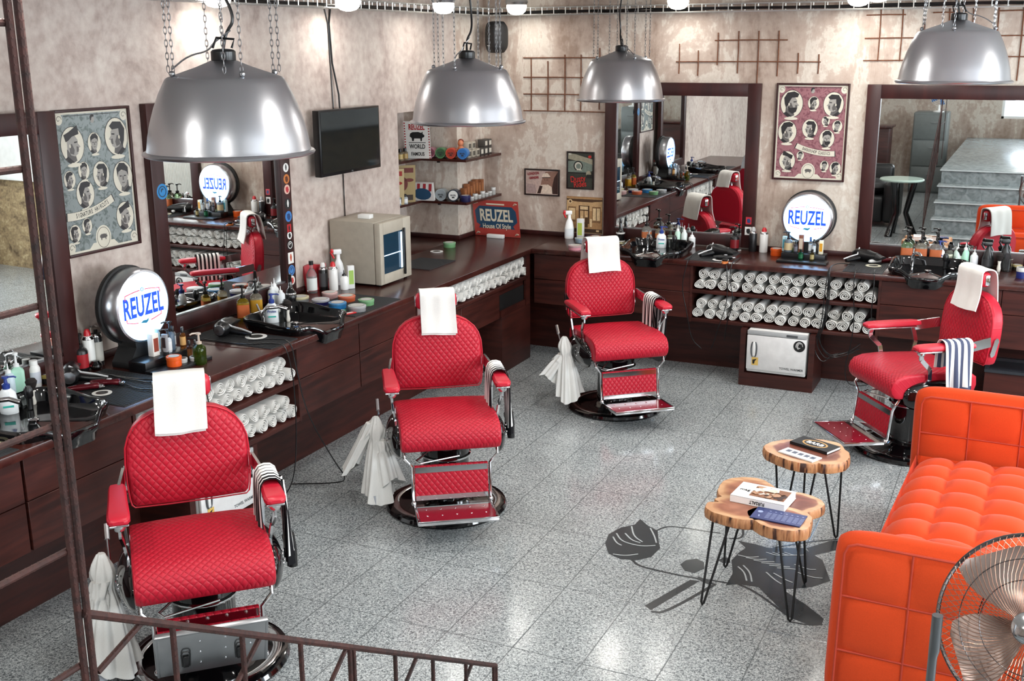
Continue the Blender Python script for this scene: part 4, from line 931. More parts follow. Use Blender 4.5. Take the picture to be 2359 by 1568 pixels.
def facecam(p): return math.atan2(p[1], p[0]) + PI / 2
def pump(lb, p, h, r, body, cap, lab=None, cap2=None, txt=None, sq=True, z=.9, group=None, name='pump_bottle'):
    body = body if not isinstance(body, str) else cmat(body); cap = cmat(cap, .25); k = 'S' if sq else 'L'; q = wpos(p, r, z); hb = h * .62
    rz = math.atan2(q.y, q.x) - PI / 2
    P = [('body', k, [(r * .9, 0), (r, .006), (r, hb * .8), (r * .85, hb * .9), (r * .38, hb * .99), (r * .38, hb)], body),
         ('pump_head', 'L', [(r * .42, hb), (r * .42, hb + h * .07), (.006, hb + h * .09), (.005, h * .9), (.013, h * .91), (.013, h * .955), (.006, h * .97), (0, h * .97)], cap),
         ('spout', 'T', ([(0, 0, h * .95), (-.03, -.01, h * .96), (-.042, -.014, h * .93)], .0045), cap)]
    if lab: P.append(('label_band', 'S' if sq else 'L', [(r * 1.02, hb * .16), (r * 1.02, hb * .72)], cmat(lab)))
    if txt: P.append(('lettering', 'X', (txt, .02, (0, -r * .76, hb * .55)), cmat('2f4f9a')))
    return prod(name, lb, 'pump bottle', (q.x, q.y, z), P, group, rz, z)
def soap(lb, p):
    q = wpos(p, .04); rz = math.atan2(q.y, q.x) - PI / 2
    return prod('soap_bottle', lb, 'soap bottle', (q.x, q.y, .9 if len(p) < 3 else p[2]), [('body', 'Q', ([(.034, 0), (.04, .006), (.041, .06), (.036, .1), (.02, .118), (.015, .122)], .62), cmat('eef3f5', .25)), ('cap', 'L', [(.016, .12), (.017, .14), (.008, .146), (.006, .165), (.014, .167), (.014, .176), (0, .177)], cmat('2a3f8c', .3)),
        ('spout', 'T', ([(0, 0, .172), (.035, -.01, .173), (.044, -.012, .168)], .004), cmat('2a3f8c', .3)), ('lettering', 'X', ('Protex', .023, (0, -.0262, .075)), cmat('27408f')), ('stripe', 'B', (-.022, .022, -.027, -.024, .04, .048), cmat('35b0a0'))], 'white hand soap bottles with blue pump', rz)
def nozzle(lb, p, h, r, body, cap, group=None):
    return prod('nozzle_bottle', lb, 'bottle', p, [('body', 'L', [(r * .95, 0), (r, .005), (r, h * .6), (r * .7, h * .68), (r * .5, h * .7)], body if not isinstance(body, str) else cmat(body)), ('nozzle', 'L', [(r * .55, h * .7), (r * .5, h * .78), (.004, h * .82), (.0025, h), (0, h)], cmat(cap, .4))], group, r=r)
def aerosol(lb, p, h, r, body, cap, clear=False, lab=None, z=.9):
    P = [('can', 'L', [(r * .95, 0), (r, .004), (r, h * .76), (r * .8, h * .82), (r * .55, h * .84)], cmat(body, .3)), ('shoulder', 'L', [(r * 1.01, h * .745), (r * 1.02, h * .765), (r * .82, h * .825)], CHR)]
    P.append(('cap', 'L', [(r * .6, h * .83), (r * .55, h * .93), (r * .3, h), (0, h)], cmat(cap, .3)) if not clear else ('clear_cap', 'L', [(r * .98, h * .77), (r * .95, h), (0, h)], GLS))
    if clear: P.append(('nozzle', 'L', [(.008, h * .84), (.007, h * .93), (0, h * .93)], WHT))
    if lab: P.append(('label_band', 'L', [(r * 1.012, h * .12), (r * 1.012, h * .62)], cmat(lab)))
    return prod('spray_can', lb, 'spray can', p, P, z=z, r=r)
def trigger(lb, p, h, body, trig, sq=.6):
    q = wpos(p, .04); rz = math.atan2(q.y, q.x) - PI / 2 + .25
    return prod('spray_bottle', lb, 'spray bottle', (q.x, q.y, .9), [('body', 'Q', ([(.036, 0), (.04, .008), (.04, h * .35), (.03, h * .55), (.014, h * .68), (.013, h * .8)], sq), cmat(body, .3)), ('spray_head', 'B', (-.035, .022, -.013, .013, h * .8, h * .93, .006), cmat(body if body != '1a1a1c' else '121214', .35)), ('trigger', 'T', ([(-.035, 0, h * .88), (-.05, 0, h * .86), (-.03, 0, h * .7)], .007), cmat(trig, .35)),
        ('nozzle', 'B', (-.05, -.034, -.011, .011, h * .85, h * .94, .003), cmat(trig, .35)), ('label_band', 'Q', ([(.0405, h * .08), (.0408, h * .34)], sq), cmat('dde0e2' if body != '1a1a1c' else '3a3a3c'))], None, rz)
def tin(lb, p, r, h, body, lid, z=.9, group=None):
    return prod('pomade_tin', lb, 'tin', p, [('body', 'L', [(r * .94, 0), (r * .97, .003), (r * .97, h * .62)], cmat(body, .25)), ('lid', 'L', [(r, h * .62), (r * 1.02, h * .66), (r * 1.02, h * .95), (r * .96, h), (r * .8, h * .99), (0, h * .985)], cmat(lid, .25)), ('lid_print', 'L', [(r * .72, h + .0003), (0, h + .0004)], cmat('c8c8c4' if lid not in ('c9c9c6',) else '4a4a4c'))], group, z=z, r=r)
def tumbler(lb, p, filled='1b1b1d'):
    return prod('glass_tumbler', lb, 'glass', p, [('glass', 'L', [(.026, 0), (.03, .075), (.028, .075), (.025, .008), (0, .008)], GLS), ('base_ring', 'L', [(.0255, 0), (.0262, .006), (0, .006)], CHR)])
def brush(lb, p, z=.9, up=True):
    return prod('neck_brush', lb, 'brush', p, [('handle', 'L', [(.010, 0), (.014, .02), (.009, .05), (.012, .075)], cmat('e6e2d8', .3)), ('bristles', 'L', [(.012, .075), (.022, .1), (.026, .115), (.018, .128), (0, .131)], cmat('1c1412', .9))], z=z)
def disc(lb, p, r=.05, c='e9e7df', z=.906, nm='round_card'):
    q = wpos(p, r, z); b = B(); b.lathe([(0, 0), (r, 0), (r, .002), (0, .002)], seg=28); b.mi = 1; b.lathe([(r * .5, .0022), (r * .62, .0024)], seg=20); b.box(-r * .3, r * .3, -r * .12, r * .12, .002, .0026)
    return tag(place(b.build(nm, [cmat(c, .5), cmat('3a3834')]), (q.x, q.y, z), facecam(q)), lb, 'card')
def dryer(lb, p, rz, z=.905, col=BLKP):
    q = wpos(p, .05, z); t = thing('hair_dryer', lb, 'hair dryer', (q.x, q.y, z), rz)
    b = B(); b.lathe([(0, -.095), (.03, -.09), (.043, -.07), (.046, -.02), (.044, .03), (.034, .07), (.032, .10), (.026, .102), (0, .095)], (0, 0, .046), 22, 'x'); b.build('barrel', col, t)
    b = B(); b.rings([[(.10 + .055 * u, (-.032 + .002) * math.cos(a) * (1 + .25 * u), .046 + .03 * math.sin(a) * (1 - .72 * u)) for a in [k * PI / 8 for k in range(16)]] for u in (0, .5, 1)]); b.build('nozzle', BLKM, t)
    b = B(); b.lathe([(0, -.1), (.028, -.098), (.03, -.09)], (0, 0, .046), 16, 'x'); b.build('rear_grille', STEEL, t)
    b = B(); b.tube([(-.02, -.03, .03), (-.035, -.09, .022), (-.045, -.16, .018)], [.019, .017, .013], 10); b.build('handle', col, t)
    b = B(); b.tube([(-.055, .0, .095), (-.03, -.05, .055), (-.045, -.11, .045), (-.06, -.17, .03)], .005, 6); b.build('trim', M('trim_silver', 'c9c9c9', .25), t)
    return t
def clipper(lb, p, rz, col, z=.905):
    q = wpos(p, .03, z); t = thing('hair_clipper', lb, 'hair clipper', (q.x, q.y, z), rz)
    b = B(); b.rings([[(-.07 + .14 * u, .019 * w_ * math.cos(a), .018 + .015 * w_ * math.sin(a)) for a in [k * PI / 8 for k in range(16)]] for u, w_ in ((0, .5), (.06, .8), (.4, 1), (.75, .9), (.95, 1.05), (1, .9))]); b.build('housing', col, t)
    b = B(); b.box(.068, .088, -.02, .02, .01, .022, .002); 
    for k in range(7): b.box(.086, .094, -.019 + .0058 * k, -.016 + .0058 * k, .012, .016)
    b.build('blade', CHR, t)
    b = B(); b.ball((.02, 0, .033), (.014, .008, .004), 10, 6); b.build('switch', cmat('b9b9bb', .3), t)
    return t
def cord(lb, pts, r=.0035):
    P = [Vector(q) for q in pts]
    for _ in range(2):
        Q = [P[0]]
        for a, c in zip(P, P[1:]): Q += [a * .75 + c * .25, a * .25 + c * .75]
        P = Q + [P[-1]]
    b = B(); b.tube(P, r, 6); return tag(b.build('power_cord', BLKP), lb, 'cord')
# --- far left
soap('white hand soap bottle by the far left basin', (22, 955))
pump('mint green bottle with white pump, far left worktop', (27, 900), .20, .032, 'a9d8c2', 'eef0f0')
nozzle('pale blue nozzle bottle cut by the left picture edge', (4, 905), .15, .026, 'c6d8e2', 'eef0f0')
prod('talc_bottle', 'white bottle with ribbed cap at the far left basin', 'bottle', (73, 888), [('body', 'L', [(.026, 0), (.028, .004), (.028, .09), (.02, .105)], WHT), ('cap', 'L', [(.019, .105), (.019, .128), (0, .129)], cmat('f4f4f2')), ('label_band', 'L', [(.0285, .02), (.0285, .075)], cmat('d8dde8'))])
nozzle('clear bottle with dark cap between the far left bottles', (52, 885), .11, .024, G_('dfe6e0'), '1d1d1f')
tumbler('glass tumbler in front of the far left basin', (63, 945)); brush('dark shaving brush lying at the far left tumbler', (78, 935))
tin('black tin with gold lid beside the rusty post', (98, 880), .03, .045, '161616', 'a99a55')
pump('black pump bottle with red band right of the rusty post', (152, 848), .20, .034, '121214', '0e0e0e', 'a3212a', sq=False)
aerosol('white spray can with red cap, left of the round sign', (176, 842), .20, .03, 'e4e4e0', 'c8242e')
aerosol('black spray can with clear cap, left of the round sign', (214, 838), .20, .028, '1b1b1d', 'eeeeee', True, 'b9b6ae')
dryer('black hair dryer on the far left mat', (165, 880), 2.3); prod('shaver_head', 'black glossy round gadget behind the far left hair dryer', 'shaver', (222, 850), [('body', 'L', [(.02, 0), (.03, .012), (.03, .03), (.018, .045), (0, .047)], BLK), ('ring', 'L', [(.0305, .016), (.031, .02), (.0305, .026)], CHR)])
WINE = M('wine_metallic', '5a0f1a', .2, .3)
clipper('dark red hair clipper nearest the far left basin', (192, 900), .9, WINE); clipper('dark red hair clipper with cord behind the first clipper', (243, 888), .5, WINE); disc('cream round card under the clippers', (235, 905), .045)
disc('cream round card at the lower left edge, on the dark mat', (14, 1012), .05, 'e3dcb8')
for i, (a, c) in enumerate((((250, 878), (330, 905)), ((262, 872), (352, 888)), ((230, 866), (340, 880)))):
    q, w_ = wpos(a), wpos(c); cord(('black cord from the far left clippers, front one', 'black cord from the far left clippers, middle one', 'black cord from the far left clippers, rear one')[i], [(q.x, q.y, .915), ((q.x + w_.x) / 2 + .02, (q.y + w_.y) / 2, .912), (w_.x, w_.y, .912), (FX + .0 + .01, w_.y + .12, .915), (FX + .03, w_.y + .14, .84), (FX + .035, w_.y + .1 + .03 * i, .55), (FX + .02, w_.y + .18 + .05 * i, .42), (FX - .1, w_.y + .2, .33)])
# --- lit round signs
def lit_sign(label, T):
    t = thing('lit_sign', label, 'sign', (T[0][0], T[0][1], .9), T[1])
    R = .178; zc = .3
    b = B(); b.lathe([(0, .13), (R + .016, .13), (R + .022, .12), (R + .022, .10), (R + .006, .095)], (0, 0, zc), 48, 'y'); b.build('back_shell', BLKM, t)
    b = B(); b.lathe([(R + .006, .10), (R + .012, .09), (R + .012, .012), (R + .004, 0), (R - .006, -.003), (R - .008, .006)], (0, 0, zc), 48, 'y', op=True); b.build('metal_case', ALU, t)
    g = M('sign_glow', 'd6ecfb', .3, emit=SIGN, var=0); b = B(); b.lathe([(R - .006, .004), (0, .004)], (0, 0, zc), 48, 'y'); b.build('lit_face', g, t)
    b = B(); b.at(Matrix.Translation((0, .001, zc)) @ FACE_Y); b.text('REUZEL', .145, 0, .0008, .56, 'CENTER', .0035); b.build('lettering', M('sign_blue', '1c46d8', .4, emit=.9, var=0), t)
    arc = lambda x: .085 - .012 * (x / .12) ** 2
    MR, MT = M('sign_red', 'c02a3a', .4, emit=.6, var=0), M('sign_teal', '1f6c8c', .4, emit=.5, var=0)
    for s in (-1, 1):
        for P in ([(s * .018, arc(0), 0), (s * .06, arc(.06), 0), (s * .12, arc(.12), 0), (s * .122, .05, 0)], [(s * .122, -.045, 0), (s * .12, -.062, 0), (s * .07, -.074, 0), (s * .045, -.078, 0)]):
            b = B(); b.at(Matrix.Translation((0, .001, zc)) @ FACE_Y); b.tube(P, .0028, 5); b.build('red_border', MR, t)
    b = B(); b.at(Matrix.Translation((0, .001, zc)) @ FACE_Y); b.tube([(.009 * math.cos(a), .087 + .009 * math.sin(a), 0) for a in [k * PI / 6 for k in range(13)]], .002, 5); b.build('ring_mark', MT, t)
    b = B(); b.at(Matrix.Translation((0, .001, zc)) @ FACE_Y); b.flat([(-.03, -.08), (-.01, -.07), (.012, -.072), (.03, -.064), (.024, -.08), (.01, -.088)], .0008); b.build('crest', MT, t)
    b = B(); b.box(-.12, .12, .0, .13, 0, .03, .004); b.rings([[(x, y, z) for x, y in ((-w_, 0.005), (w_, 0.005), (w_, .125), (-w_, .125))] for w_, z in ((.12, .03), (.07, .10), (.075, .14))], smooth=False); b.build('stand', BLKM, t)
    ds = thing('display_step', ('black stepped display stand in front of the left lit sign', 'black stepped display stand in front of the right lit sign')[T[1] < 1], 'display stand', (T[0][0], T[0][1], .9), T[1])
    b = B(); b.box(-.15, .17, -.12, -.01, 0, .055, .003); b.build('upper_step', BLKP, ds); b = B(); b.box(-.16, .2, -.24, -.12, 0, .018, .003); b.build('lower_step', BLKP, ds)
lit_sign('glowing round white sign with blue lettering on the left worktop', ((-3.97, 4.14, 0), LR))
lit_sign('glowing round white sign with blue lettering under the red poster', ((-1.49, 8.37, 0), 0))
S1 = lambda x, y, up: (-3.97 - y, 4.14 + x, .9 + (.0555 if up else .0185))
S2 = lambda x, y, up: (-1.49 + x, 8.37 + y, .9 + (.0555 if up else .0185))
def rbox(lb, p, w_, d, h, col, lab, rz=0, nm='carton', cat='carton', z=None):
    return prod(nm, lb, cat, p, [('body', 'B', (-w_ / 2, w_ / 2, -d / 2, d / 2, 0, h, .002), cmat(col, .5)), ('front_print', 'B', (-w_ * .36, w_ * .36, -d / 2 - .0006, -d / 2, h * .2, h * .8), cmat(lab, .5))], None, rz, z or .9)
def vial(lb, p, h, r, body, cap, lab='d9d4c6', nm='small_bottle'):
    return prod(nm, lb, 'bottle', p, [('body', 'L', [(r * .95, 0), (r, .004), (r, h * .66), (r * .5, h * .74)], body if not isinstance(body, str) else cmat(body)), ('cap', 'L', [(r * .55, h * .74), (r * .55, h * .97), (r * .4, h), (0, h)], cmat(cap, .3)), ('label_band', 'L', [(r * 1.015, h * .15), (r * 1.015, h * .55)], cmat(lab))])
def tube_(lb, p, h, r, body, cap, lab):
    return prod('squeeze_tube', lb, 'tube', p, [('body', 'Q', ([(r * .8, h * .14), (r, h * .3), (r * 1.05, h)], .55), cmat(body)), ('cap', 'L', [(r * .75, 0), (r * .75, h * .14)], cmat(cap)), ('front_print', 'B', (-r * .6, r * .6, -r * .62, -r * .56, h * .35, h * .85), cmat(lab))])
for Sx, wh, rz in ((S1, 'left', LR), (S2, 'right', 0)):
    k = -1 if wh == 'left' else 1
    if wh == 'left':
        rbox('brown and white tall carton in front of the left lit sign', Sx(-.02, -.06, 1), .045, .035, .115, 'e8e2da', '8c3a28', rz)
        tube_('grey squeeze tube standing before the left lit sign', Sx(0.02, -.10, 1), .105, .018, '9a9a9e', '111113', '1f1f24')
        pump('white pump tube with dark cap in the left display', Sx(.065, -.08, 1), .125, .017, 'd9dee2', '101218', 'f4f4f4', sq=False, z=.9555)
        pump('slate blue bottle with black pump in the left display', Sx(.105, -.06, 1), .155, .021, '56697c', '15171a', sq=False, z=.9555)
        vial('clear bottle with dark cap right of the slate blue bottle', Sx(.145, -.04, 1), .115, .015, G_('e0e4ea'), '15171c', 'd8dde2'); vial('amber bottle with dark cap at the right of the left display', Sx(.16, -.09, 1), .11, .015, G_('c07838'), '1a1a1c', 'd9a868')
        tube_('pale blue tube leaning at the left lit sign', Sx(.045, -.03, 1), .12, .016, 'a9c7d2', 'e8eef0', '5f8fa6')
        vial('dark dropper bottle in front of the left display', Sx(.115, -.17, 0), .095, .013, '3a1d10', '0f0f10', '7a4a24')
        tin('orange pomade tin on the lower step of the left display', Sx(-.02, -.185, 0), .038, .05, 'e2581c', 'e8632a'); tin('silver flat tin right of the orange tin', Sx(.045, -.18, 0), .026, .022, 'b8b8b4', 'c9c9c6'); tin('second silver flat tin, by the green glass pump', Sx(.10, -.215, 0), .028, .022, 'a8a8a4', 'c9c9c6')
        pump('green glass bottle with silver pump on the left worktop', (462, 838), .17, .033, G_('5f7a28'), 'c9b8a8', sq=False)
        vial('small dark bottle behind the green glass pump', Sx(.18, -.15, 0), .08, .012, '1c1410', '121212', '4a3a2a'); vial('tiny black dropper bottle beside the small dark bottle', Sx(.17, -.2, 0), .07, .011, '201812', '111111', '5a4a3a')
    else:
        pump('slate bottle with black pump at the left of the right display', Sx(-.11, -.07, 1), .155, .03, '5a6670', '15171a', 'c2b08a', sq=False, z=.9555)
        rbox('teal and white carton left of the slate bottle', Sx(-.145, -.04, 1), .03, .03, .11, 'bcd8de', '4d9db0', rz); rbox('brown carton in the middle of the right display', Sx(-.02, -.05, 1), .036, .03, .13, '7a4a3a', 'c9b9a8', rz)
        vial('clear bottle with blue cap in the right display', Sx(.05, -.06, 1), .12, .015, G_('dfe8ee'), '2a5aa0', 'e8eef2'); vial('clear bottle with black cap in the right display', Sx(.08, -.09, 1), .11, .015, G_('dfe8ee'), '1a1a1c', 'c9d2d6'); rbox('yellow and white carton at the right of the right display', Sx(.13, -.07, 1), .03, .03, .1, 'e8e2c8', 'd89a28', rz)
        vial('emerald green bottle in front of the right display', Sx(.0, -.15, 0), .075, .018, G_('1c7a4a'), '0f1a14', '0f5a38'); vial('amber dropper bottle in front of the right display', Sx(.085, -.17, 0), .085, .015, G_('6a5a2a'), '121212', 'a89a6a'); vial('dark small bottle between the cartons of the right display', Sx(-.05, -.10, 1), .09, .014, '2a2a34', '121216', '6a6a74')
        tin('orange pomade tin on the worktop left of the right display', (1788, 588), .045, .055, 'e2581c', 'e8632a'); pump('green-tinted glass dispenser in front of the right display', (1830, 596), .14, .03, G_('a8c890'), 'b8c0b8', sq=False)
# --- left worktop, middle
dryer('black hair dryer on the mat left of the left basin', (520, 770), 1.9)
disc('white round card on the mat beside the hair dryer', (590, 775), .06, 'efeeea')
pump('yellow oil bottle with black pump at the left basin', (562, 738), .22, .036, G_('e0c02c'), '101010', 'cc6a3a', name='oil_bottle'); pump('clear bottle with amber label right of the yellow oil bottle', (592, 726), .22, .036, G_('e8e2c8'), '101010', 'c8962c', name='oil_bottle')
nozzle('white nozzle bottle nearest the amber-labelled bottle', (617, 703), .15, .027, 'dfe6e8', 'f2f4f4'); nozzle('taller white nozzle bottle behind the hand soap', (632, 702), .17, .027, 'e9eded', 'f6f6f6'); nozzle('short white nozzle bottle left of the black sprayer', (648, 706), .13, .027, 'e4eaee', 'eef0f0')
soap('white hand soap bottle standing at the left basin', (628, 744)); tumbler('glass tumbler at the left basin', (652, 742)); brush('dark shaving brush beside the left basin tumbler', (664, 742))
tin('small silver jar left of the hand soap on the left basin', (600, 735), .018, .03, 'd0d0ce', 'c9c9c6')
prod('atomiser', 'black round atomiser bottle with chrome collar, left worktop', 'spray bottle', (671, 700), [('body', 'L', [(.03, 0), (.034, .01), (.036, .05), (.03, .065)], cmat('141416', .2)), ('collar', 'L', [(.034, .064), (.036, .068), (.034, .074)], CHR), ('neck', 'L', [(.034, .074), (.022, .095), (.014, .105), (.012, .15), (.009, .19), (0, .19)], BLK), ('base_rings', 'L', [(.0345, .004), (.036, .008), (.0345, .012)], WHT)])
disc('cream round card by the black atomiser', (703, 704), .035, 'ddd6b4')
for lb, p, bc, lc in (('cream-lidded grey tin at the left of the tin group', (692, 696), '8d9296', 'cfc6a4'), ('navy blue tin in the tin group', (739, 702), '23235c', 'b8b8c0'), ('bright blue tin in front of the tin group', (778, 710), '2f86cc', '4a86b8'), ('grey tin at the front right of the tin group', (823, 717), '8f9194', 'b4b6b8'), ('green tin at the right of the tin group', (844, 703), '6fa070', '7fae82'), ('orange-lidded tin behind the blue tin', (799, 694), 'c9603c', 'd4745a'), ('pink-lidded tin behind the navy tin', (760, 686), 'c9a0a0', 'd8b4b0')):
    tin(lb, p, .055 if 'grey tin at' in lb or 'blue' in lb else .05, .04, bc, lc, group='large pomade tins on the left worktop')
prod('spirit_bottle', 'clear bottle with black cap in front of the red bag', 'bottle', (703, 672), [('body', 'L', [(.032, 0), (.034, .006), (.034, .12), (.02, .15), (.012, .16), (.012, .185)], G_('eef2f2')), ('cap', 'L', [(.015, .185), (.015, .21), (0, .21)], cmat('121212')), ('label_band', 'L', [(.0345, .02), (.0345, .1)], cmat('e0e4e2'))])
b = B(); b.grid(lambda u, v: ((u - .5) * .17, .015 * math.sin(PI * v) * math.sin(PI * u) + .03 * v, .165 * v + .006 * math.sin(6 * u)), 8, 8, double=.02); q = wpos((712, 665), .05); tag(place(b.build('gift_bag', cmat('b52a34', .4)), (XL + .07, q.y, .9), 1.2), 'red plastic packet leaning on the wall under the television', 'packet')
aerosol('black and white spray can left of the mini fridge', (746, 666), .18, .03, '19191b', 'f0f0ee', False, '4a4a4c'); aerosol('white spray can with red cap by the mini fridge', (769, 668), .19, .03, 'ecebe8', 'd0242c'); trigger('white spray bottle with red trigger by the mini fridge', (782, 655), .26, 'eeeeee', 'd0242c')
nozzle('small white bottle with black tip by the mini fridge', (794, 666), .13, .027, 'f2f2f0', '161616'); rbox('white and grey talc bottle with green motif by the mini fridge', (809, 664), .045, .03, .155, 'e2e2e0', '9cbf5a', .9)
# cards, combs
def card(nm, lb, p, w_, d, c, rz, c2=None, h=.006, cat='card'):
    q = wpos(p, .03, .906); b = B(); b.box(-w_ / 2, w_ / 2, -d / 2, d / 2, 0, h, .001); 
    if c2: b.mi = 1; b.box(-w_ * .3, w_ * .3, -d * .25, d * .25, h, h + .001)
    return tag(place(b.build(nm, [cmat(c), cmat(c2 or c)]), (q.x, q.y, .9055), rz), lb, cat)
card('razor_case', 'black and red case on the mat by the round tins', (735, 712), .07, .05, '18181a', .3, 'b02028', .012, 'case'); card('wooden_comb', 'pale wooden comb left of the green card', (757, 716), .06, .035, 'c9a688', .5, 'a58062', cat='comb'); card('green_card', 'green plastic card beside the red one', (782, 716), .08, .03, '1f9a6a', .9, 'd8e8d8'); card('red_card', 'red plastic card with white print on the ribbed mat', (805, 722), .08, .035, 'd02a2c', 1.2, 'f0e8e0')
# mini fridge
fr = thing('mini_fridge', 'beige mini fridge with a glass door on the left worktop', 'fridge', (-4.05, 6.405, .9))
b = B(); b.box(-.2, .145, -.2, .2, .012, .43, .006); b.build('cabinet', M('fridge_beige', 'a9a193', .45), fr)
b = B(); b.box(.15, .195, -.2, -.155, .012, .425, .004); b.box(.15, .195, .1, .2, .012, .425, .004); b.box(.15, .195, -.155, .1, .012, .08, .003); b.box(.15, .195, -.155, .1, .345, .425, .003); d_ = b.build('door', M('fridge_door', 'b5ad9e', .45), fr)
b = B(); b.box(.185, .19, -.155, .1, .08, .345); b.build('door_glass', M('fridge_glass', '1f3a4c', .05, var=0, spec=.6), d_)
b = B(); b.box(.1955, .2, .06, .075, .09, .335); b.box(.191, .194, -.15, .06, .2, .205); b.build('light_strip', M('cold_glow', 'cfe8ff', .4, emit=2.0, var=0), d_)
b = B(); b.box(.2, .215, .085, .1, .04, .36, .004); b.build('door_handle', BLKP, d_)


b = B(); [b.lathe([(.012, 0), (.012, .013)], (x, y, 0), 8) for x in (-.17, .16) for y in (-.17, .17)]; b.build('feet', BLKP, fr)
tag(place(B().box(-.045, .045, -.03, .03, 0, .028, .004).build('white_box', WHT), (-4.06, 6.36, 1.33), .1), 'small white box lying on top of the mini fridge', 'box')
b = B(); b.lathe([(0, 0), (.14, 0), (.145, .008), (.14, .016), (0, .016)], seg=40, ax='x'); b.mi = 0; tag(place(b.build('round_plaque', cmat('2c2a6a', .4)), (XL + .01 - .18, 7.3, 1.07), -.15), 'dark blue round plaque standing behind the mini fridge', 'plaque')
tin('green tin on a white card in the corner recess', (961, 563), .05, .04, '6fa070', '86b088'); disc('white round card under the edge of the green tin', (957, 575), .05, 'efefec', .9)
# --- corner and back worktop
trigger('white spray bottle with red trigger below the sepia photo', (1321, 545), .25, 'f0f0ee', 'd8202a'); rbox('white and grey talc bottle below the sepia photo', (1345, 547), .055, .035, .17, 'e4e4e2', 'b8c85a')
for lb, p, bc, lc, r in (('pink tin at the corner of the back worktop', (1325, 575), 'cf8f9a', 'b8989a', .055), ('grey-blue tin behind the pink tin', (1338, 558), '8a9aa6', '9fb0bc', .05), ('blue tin beside the grey-blue tin', (1362, 556), '5d86a8', '5a7f9e', .05), ('orange tin behind the far chair towel', (1382, 549), 'c26a48', 'c97a5c', .045), ('dark tin with grey lid left of the mirror', (1405, 557), '3a3c40', 'a8aeb2', .045)): tin(lb, p, r, .038, bc, lc)
prod('atomiser', 'black atomiser bottle with white rings in front of the mirror edge', 'spray bottle', (1431, 556), [('body', 'L', [(.034, 0), (.036, .01), (.03, .03), (.034, .06), (.036, .075), (.03, .085)], cmat('141416', .2)), ('band', 'L', [(.0355, .068), (.0372, .074), (.0355, .08)], WHT), ('base_rings', 'L', [(.0362, .006), (.0372, .010), (.0362, .014)], WHT), ('neck', 'L', [(.03, .085), (.014, .11), (.012, .16), (.009, .19), (0, .19)], BLK)])
disc('yellow round card left of the back basin', (1441, 560), .05, 'e2dcae'); disc('printed round card in front of the yellow one', (1425, 574), .045, 'c9b8a0'); 
pump('first bottle with orange label behind the back basin', (1489, 566), .26, .04, G_('dfe0d8'), '101010', 'b5683e'); pump('second bottle with orange label behind the back basin', (1520, 566), .23, .04, G_('e6dfc8'), '101010', 'bb6c40')
soap('white hand soap bottle in the back basin behind the far chair', (1523, 572)); tumbler('glass tumbler at the right of the back basin', (1549, 574))
vial('clear square bottle with dark cap behind the back basin', (1547, 563), .12, .024, G_('c9d4c0'), '2a2c24', 'c9cfc0'); nozzle('mint nozzle bottle behind the back basin', (1562, 565), .17, .024, 'bfe0cf', 'eef2f0'); nozzle('frosted nozzle bottle behind the back basin', (1579, 565), .165, .024, 'd5dfdc', 'eef2f0'); nozzle('short white bottle right of the frosted nozzle bottle', (1596, 567), .12, .027, 'eceeee', 'f2f2f2')
dryer('black hair dryer right of the back basin', (1655, 590), -.4); clipper('silver and black clipper on the grey mat', (1665, 597), .3, BLKP); disc('white round card under the silver clipper', (1660, 598), .06, 'eeeeec')
pump('black pump bottle with red label before the mirror frame', (1694, 574), .19, .034, '151517', '0e0e0e', '7a1c22', sq=False); disc('small white jar lid leaning by the black pump bottle', (1707, 572), .02, 'e8e8e6', .9)
prod('wooden_brush', 'orange-handled brush at the front of the back worktop', 'brush', (1670, 606), [('handle', 'Q', ([(0, 0), (.022, .002), (.022, .014), (0, .018)], 2.2), cmat('c9743c', .4)), ('bristles', 'L', [(.018, .014), (.024, .03), (0, .034)], BLKM)])
aerosol('black spray can right of the framed mirror', (1741, 573), .19, .03, '161618', 'b8b8b8'); aerosol('white spray can with red cap left of the orange tin', (1764, 576), .19, .032, 'ececea', 'c82630')
# right end
dryer('black hair dryer left of the right-hand basin', (1992, 602), -.5); clipper('white and silver trimmer on the right-hand mat', (2020, 606), .8, cmat('d5d5d5', .25)); clipper('dark red and silver trimmer beside the white one', (2045, 604), .95, WINE); disc('cream round card under the two trimmers', (2012, 612), .055, 'e4e0c8')
for k, (lb, p, bc) in enumerate((('left of three orange-labelled bottles, green liquid, right-hand basin', (2092, 596), 'b8dca8'), ('middle one of three orange-labelled bottles at the right-hand basin', (2124, 598), 'eee8d4'), ('right one of three orange-labelled bottles at the right-hand basin', (2158, 600), 'ece4dc'))): pump(lb, p, .25, .042, G_(bc), '121212', 'b8643c')
soap('white hand soap bottle in the right-hand basin', (2163, 606)); vial('clear bottle with dark dropper at the right-hand basin', (2190, 598), .15, .024, G_('d8dccc'), '161616', 'd8d8c4'); nozzle('frosted nozzle bottle at the right-hand basin', (2208, 600), .165, .026, 'c8ded4', 'eef2f0'); nozzle('mint nozzle bottle at the right-hand basin', (2226, 600), .17, .026, 'a9dcc2', 'eef2f0'); nozzle('white capped bottle at the right end of the bottle row', (2246, 603), .13, .027, 'eceef2', 'f4f4f4')
tumbler('glass tumbler right of the hand soap at the right-hand basin', (2188, 612)); brush('dark brush standing by the right-hand basin', (2212, 606))
trigger('black spray bottle behind the towel of the right-hand chair', (2277, 604), .2, '1a1a1c', '111113', .8); trigger('taller black spray bottle with grey band at the right', (2317, 600), .23, '1a1a1c', '111113', .8)
prod('comb_jar', 'clear jar of combs at the right of the worktop', 'jar', (2318, 625), [('jar', 'L', [(.032, 0), (.035, .09), (.033, .09), (.03, .005), (0, .005)], GLS), ('combs', 'B', (-.014, .012, -.004, .004, .01, .13), cmat('2a2a2c'))])
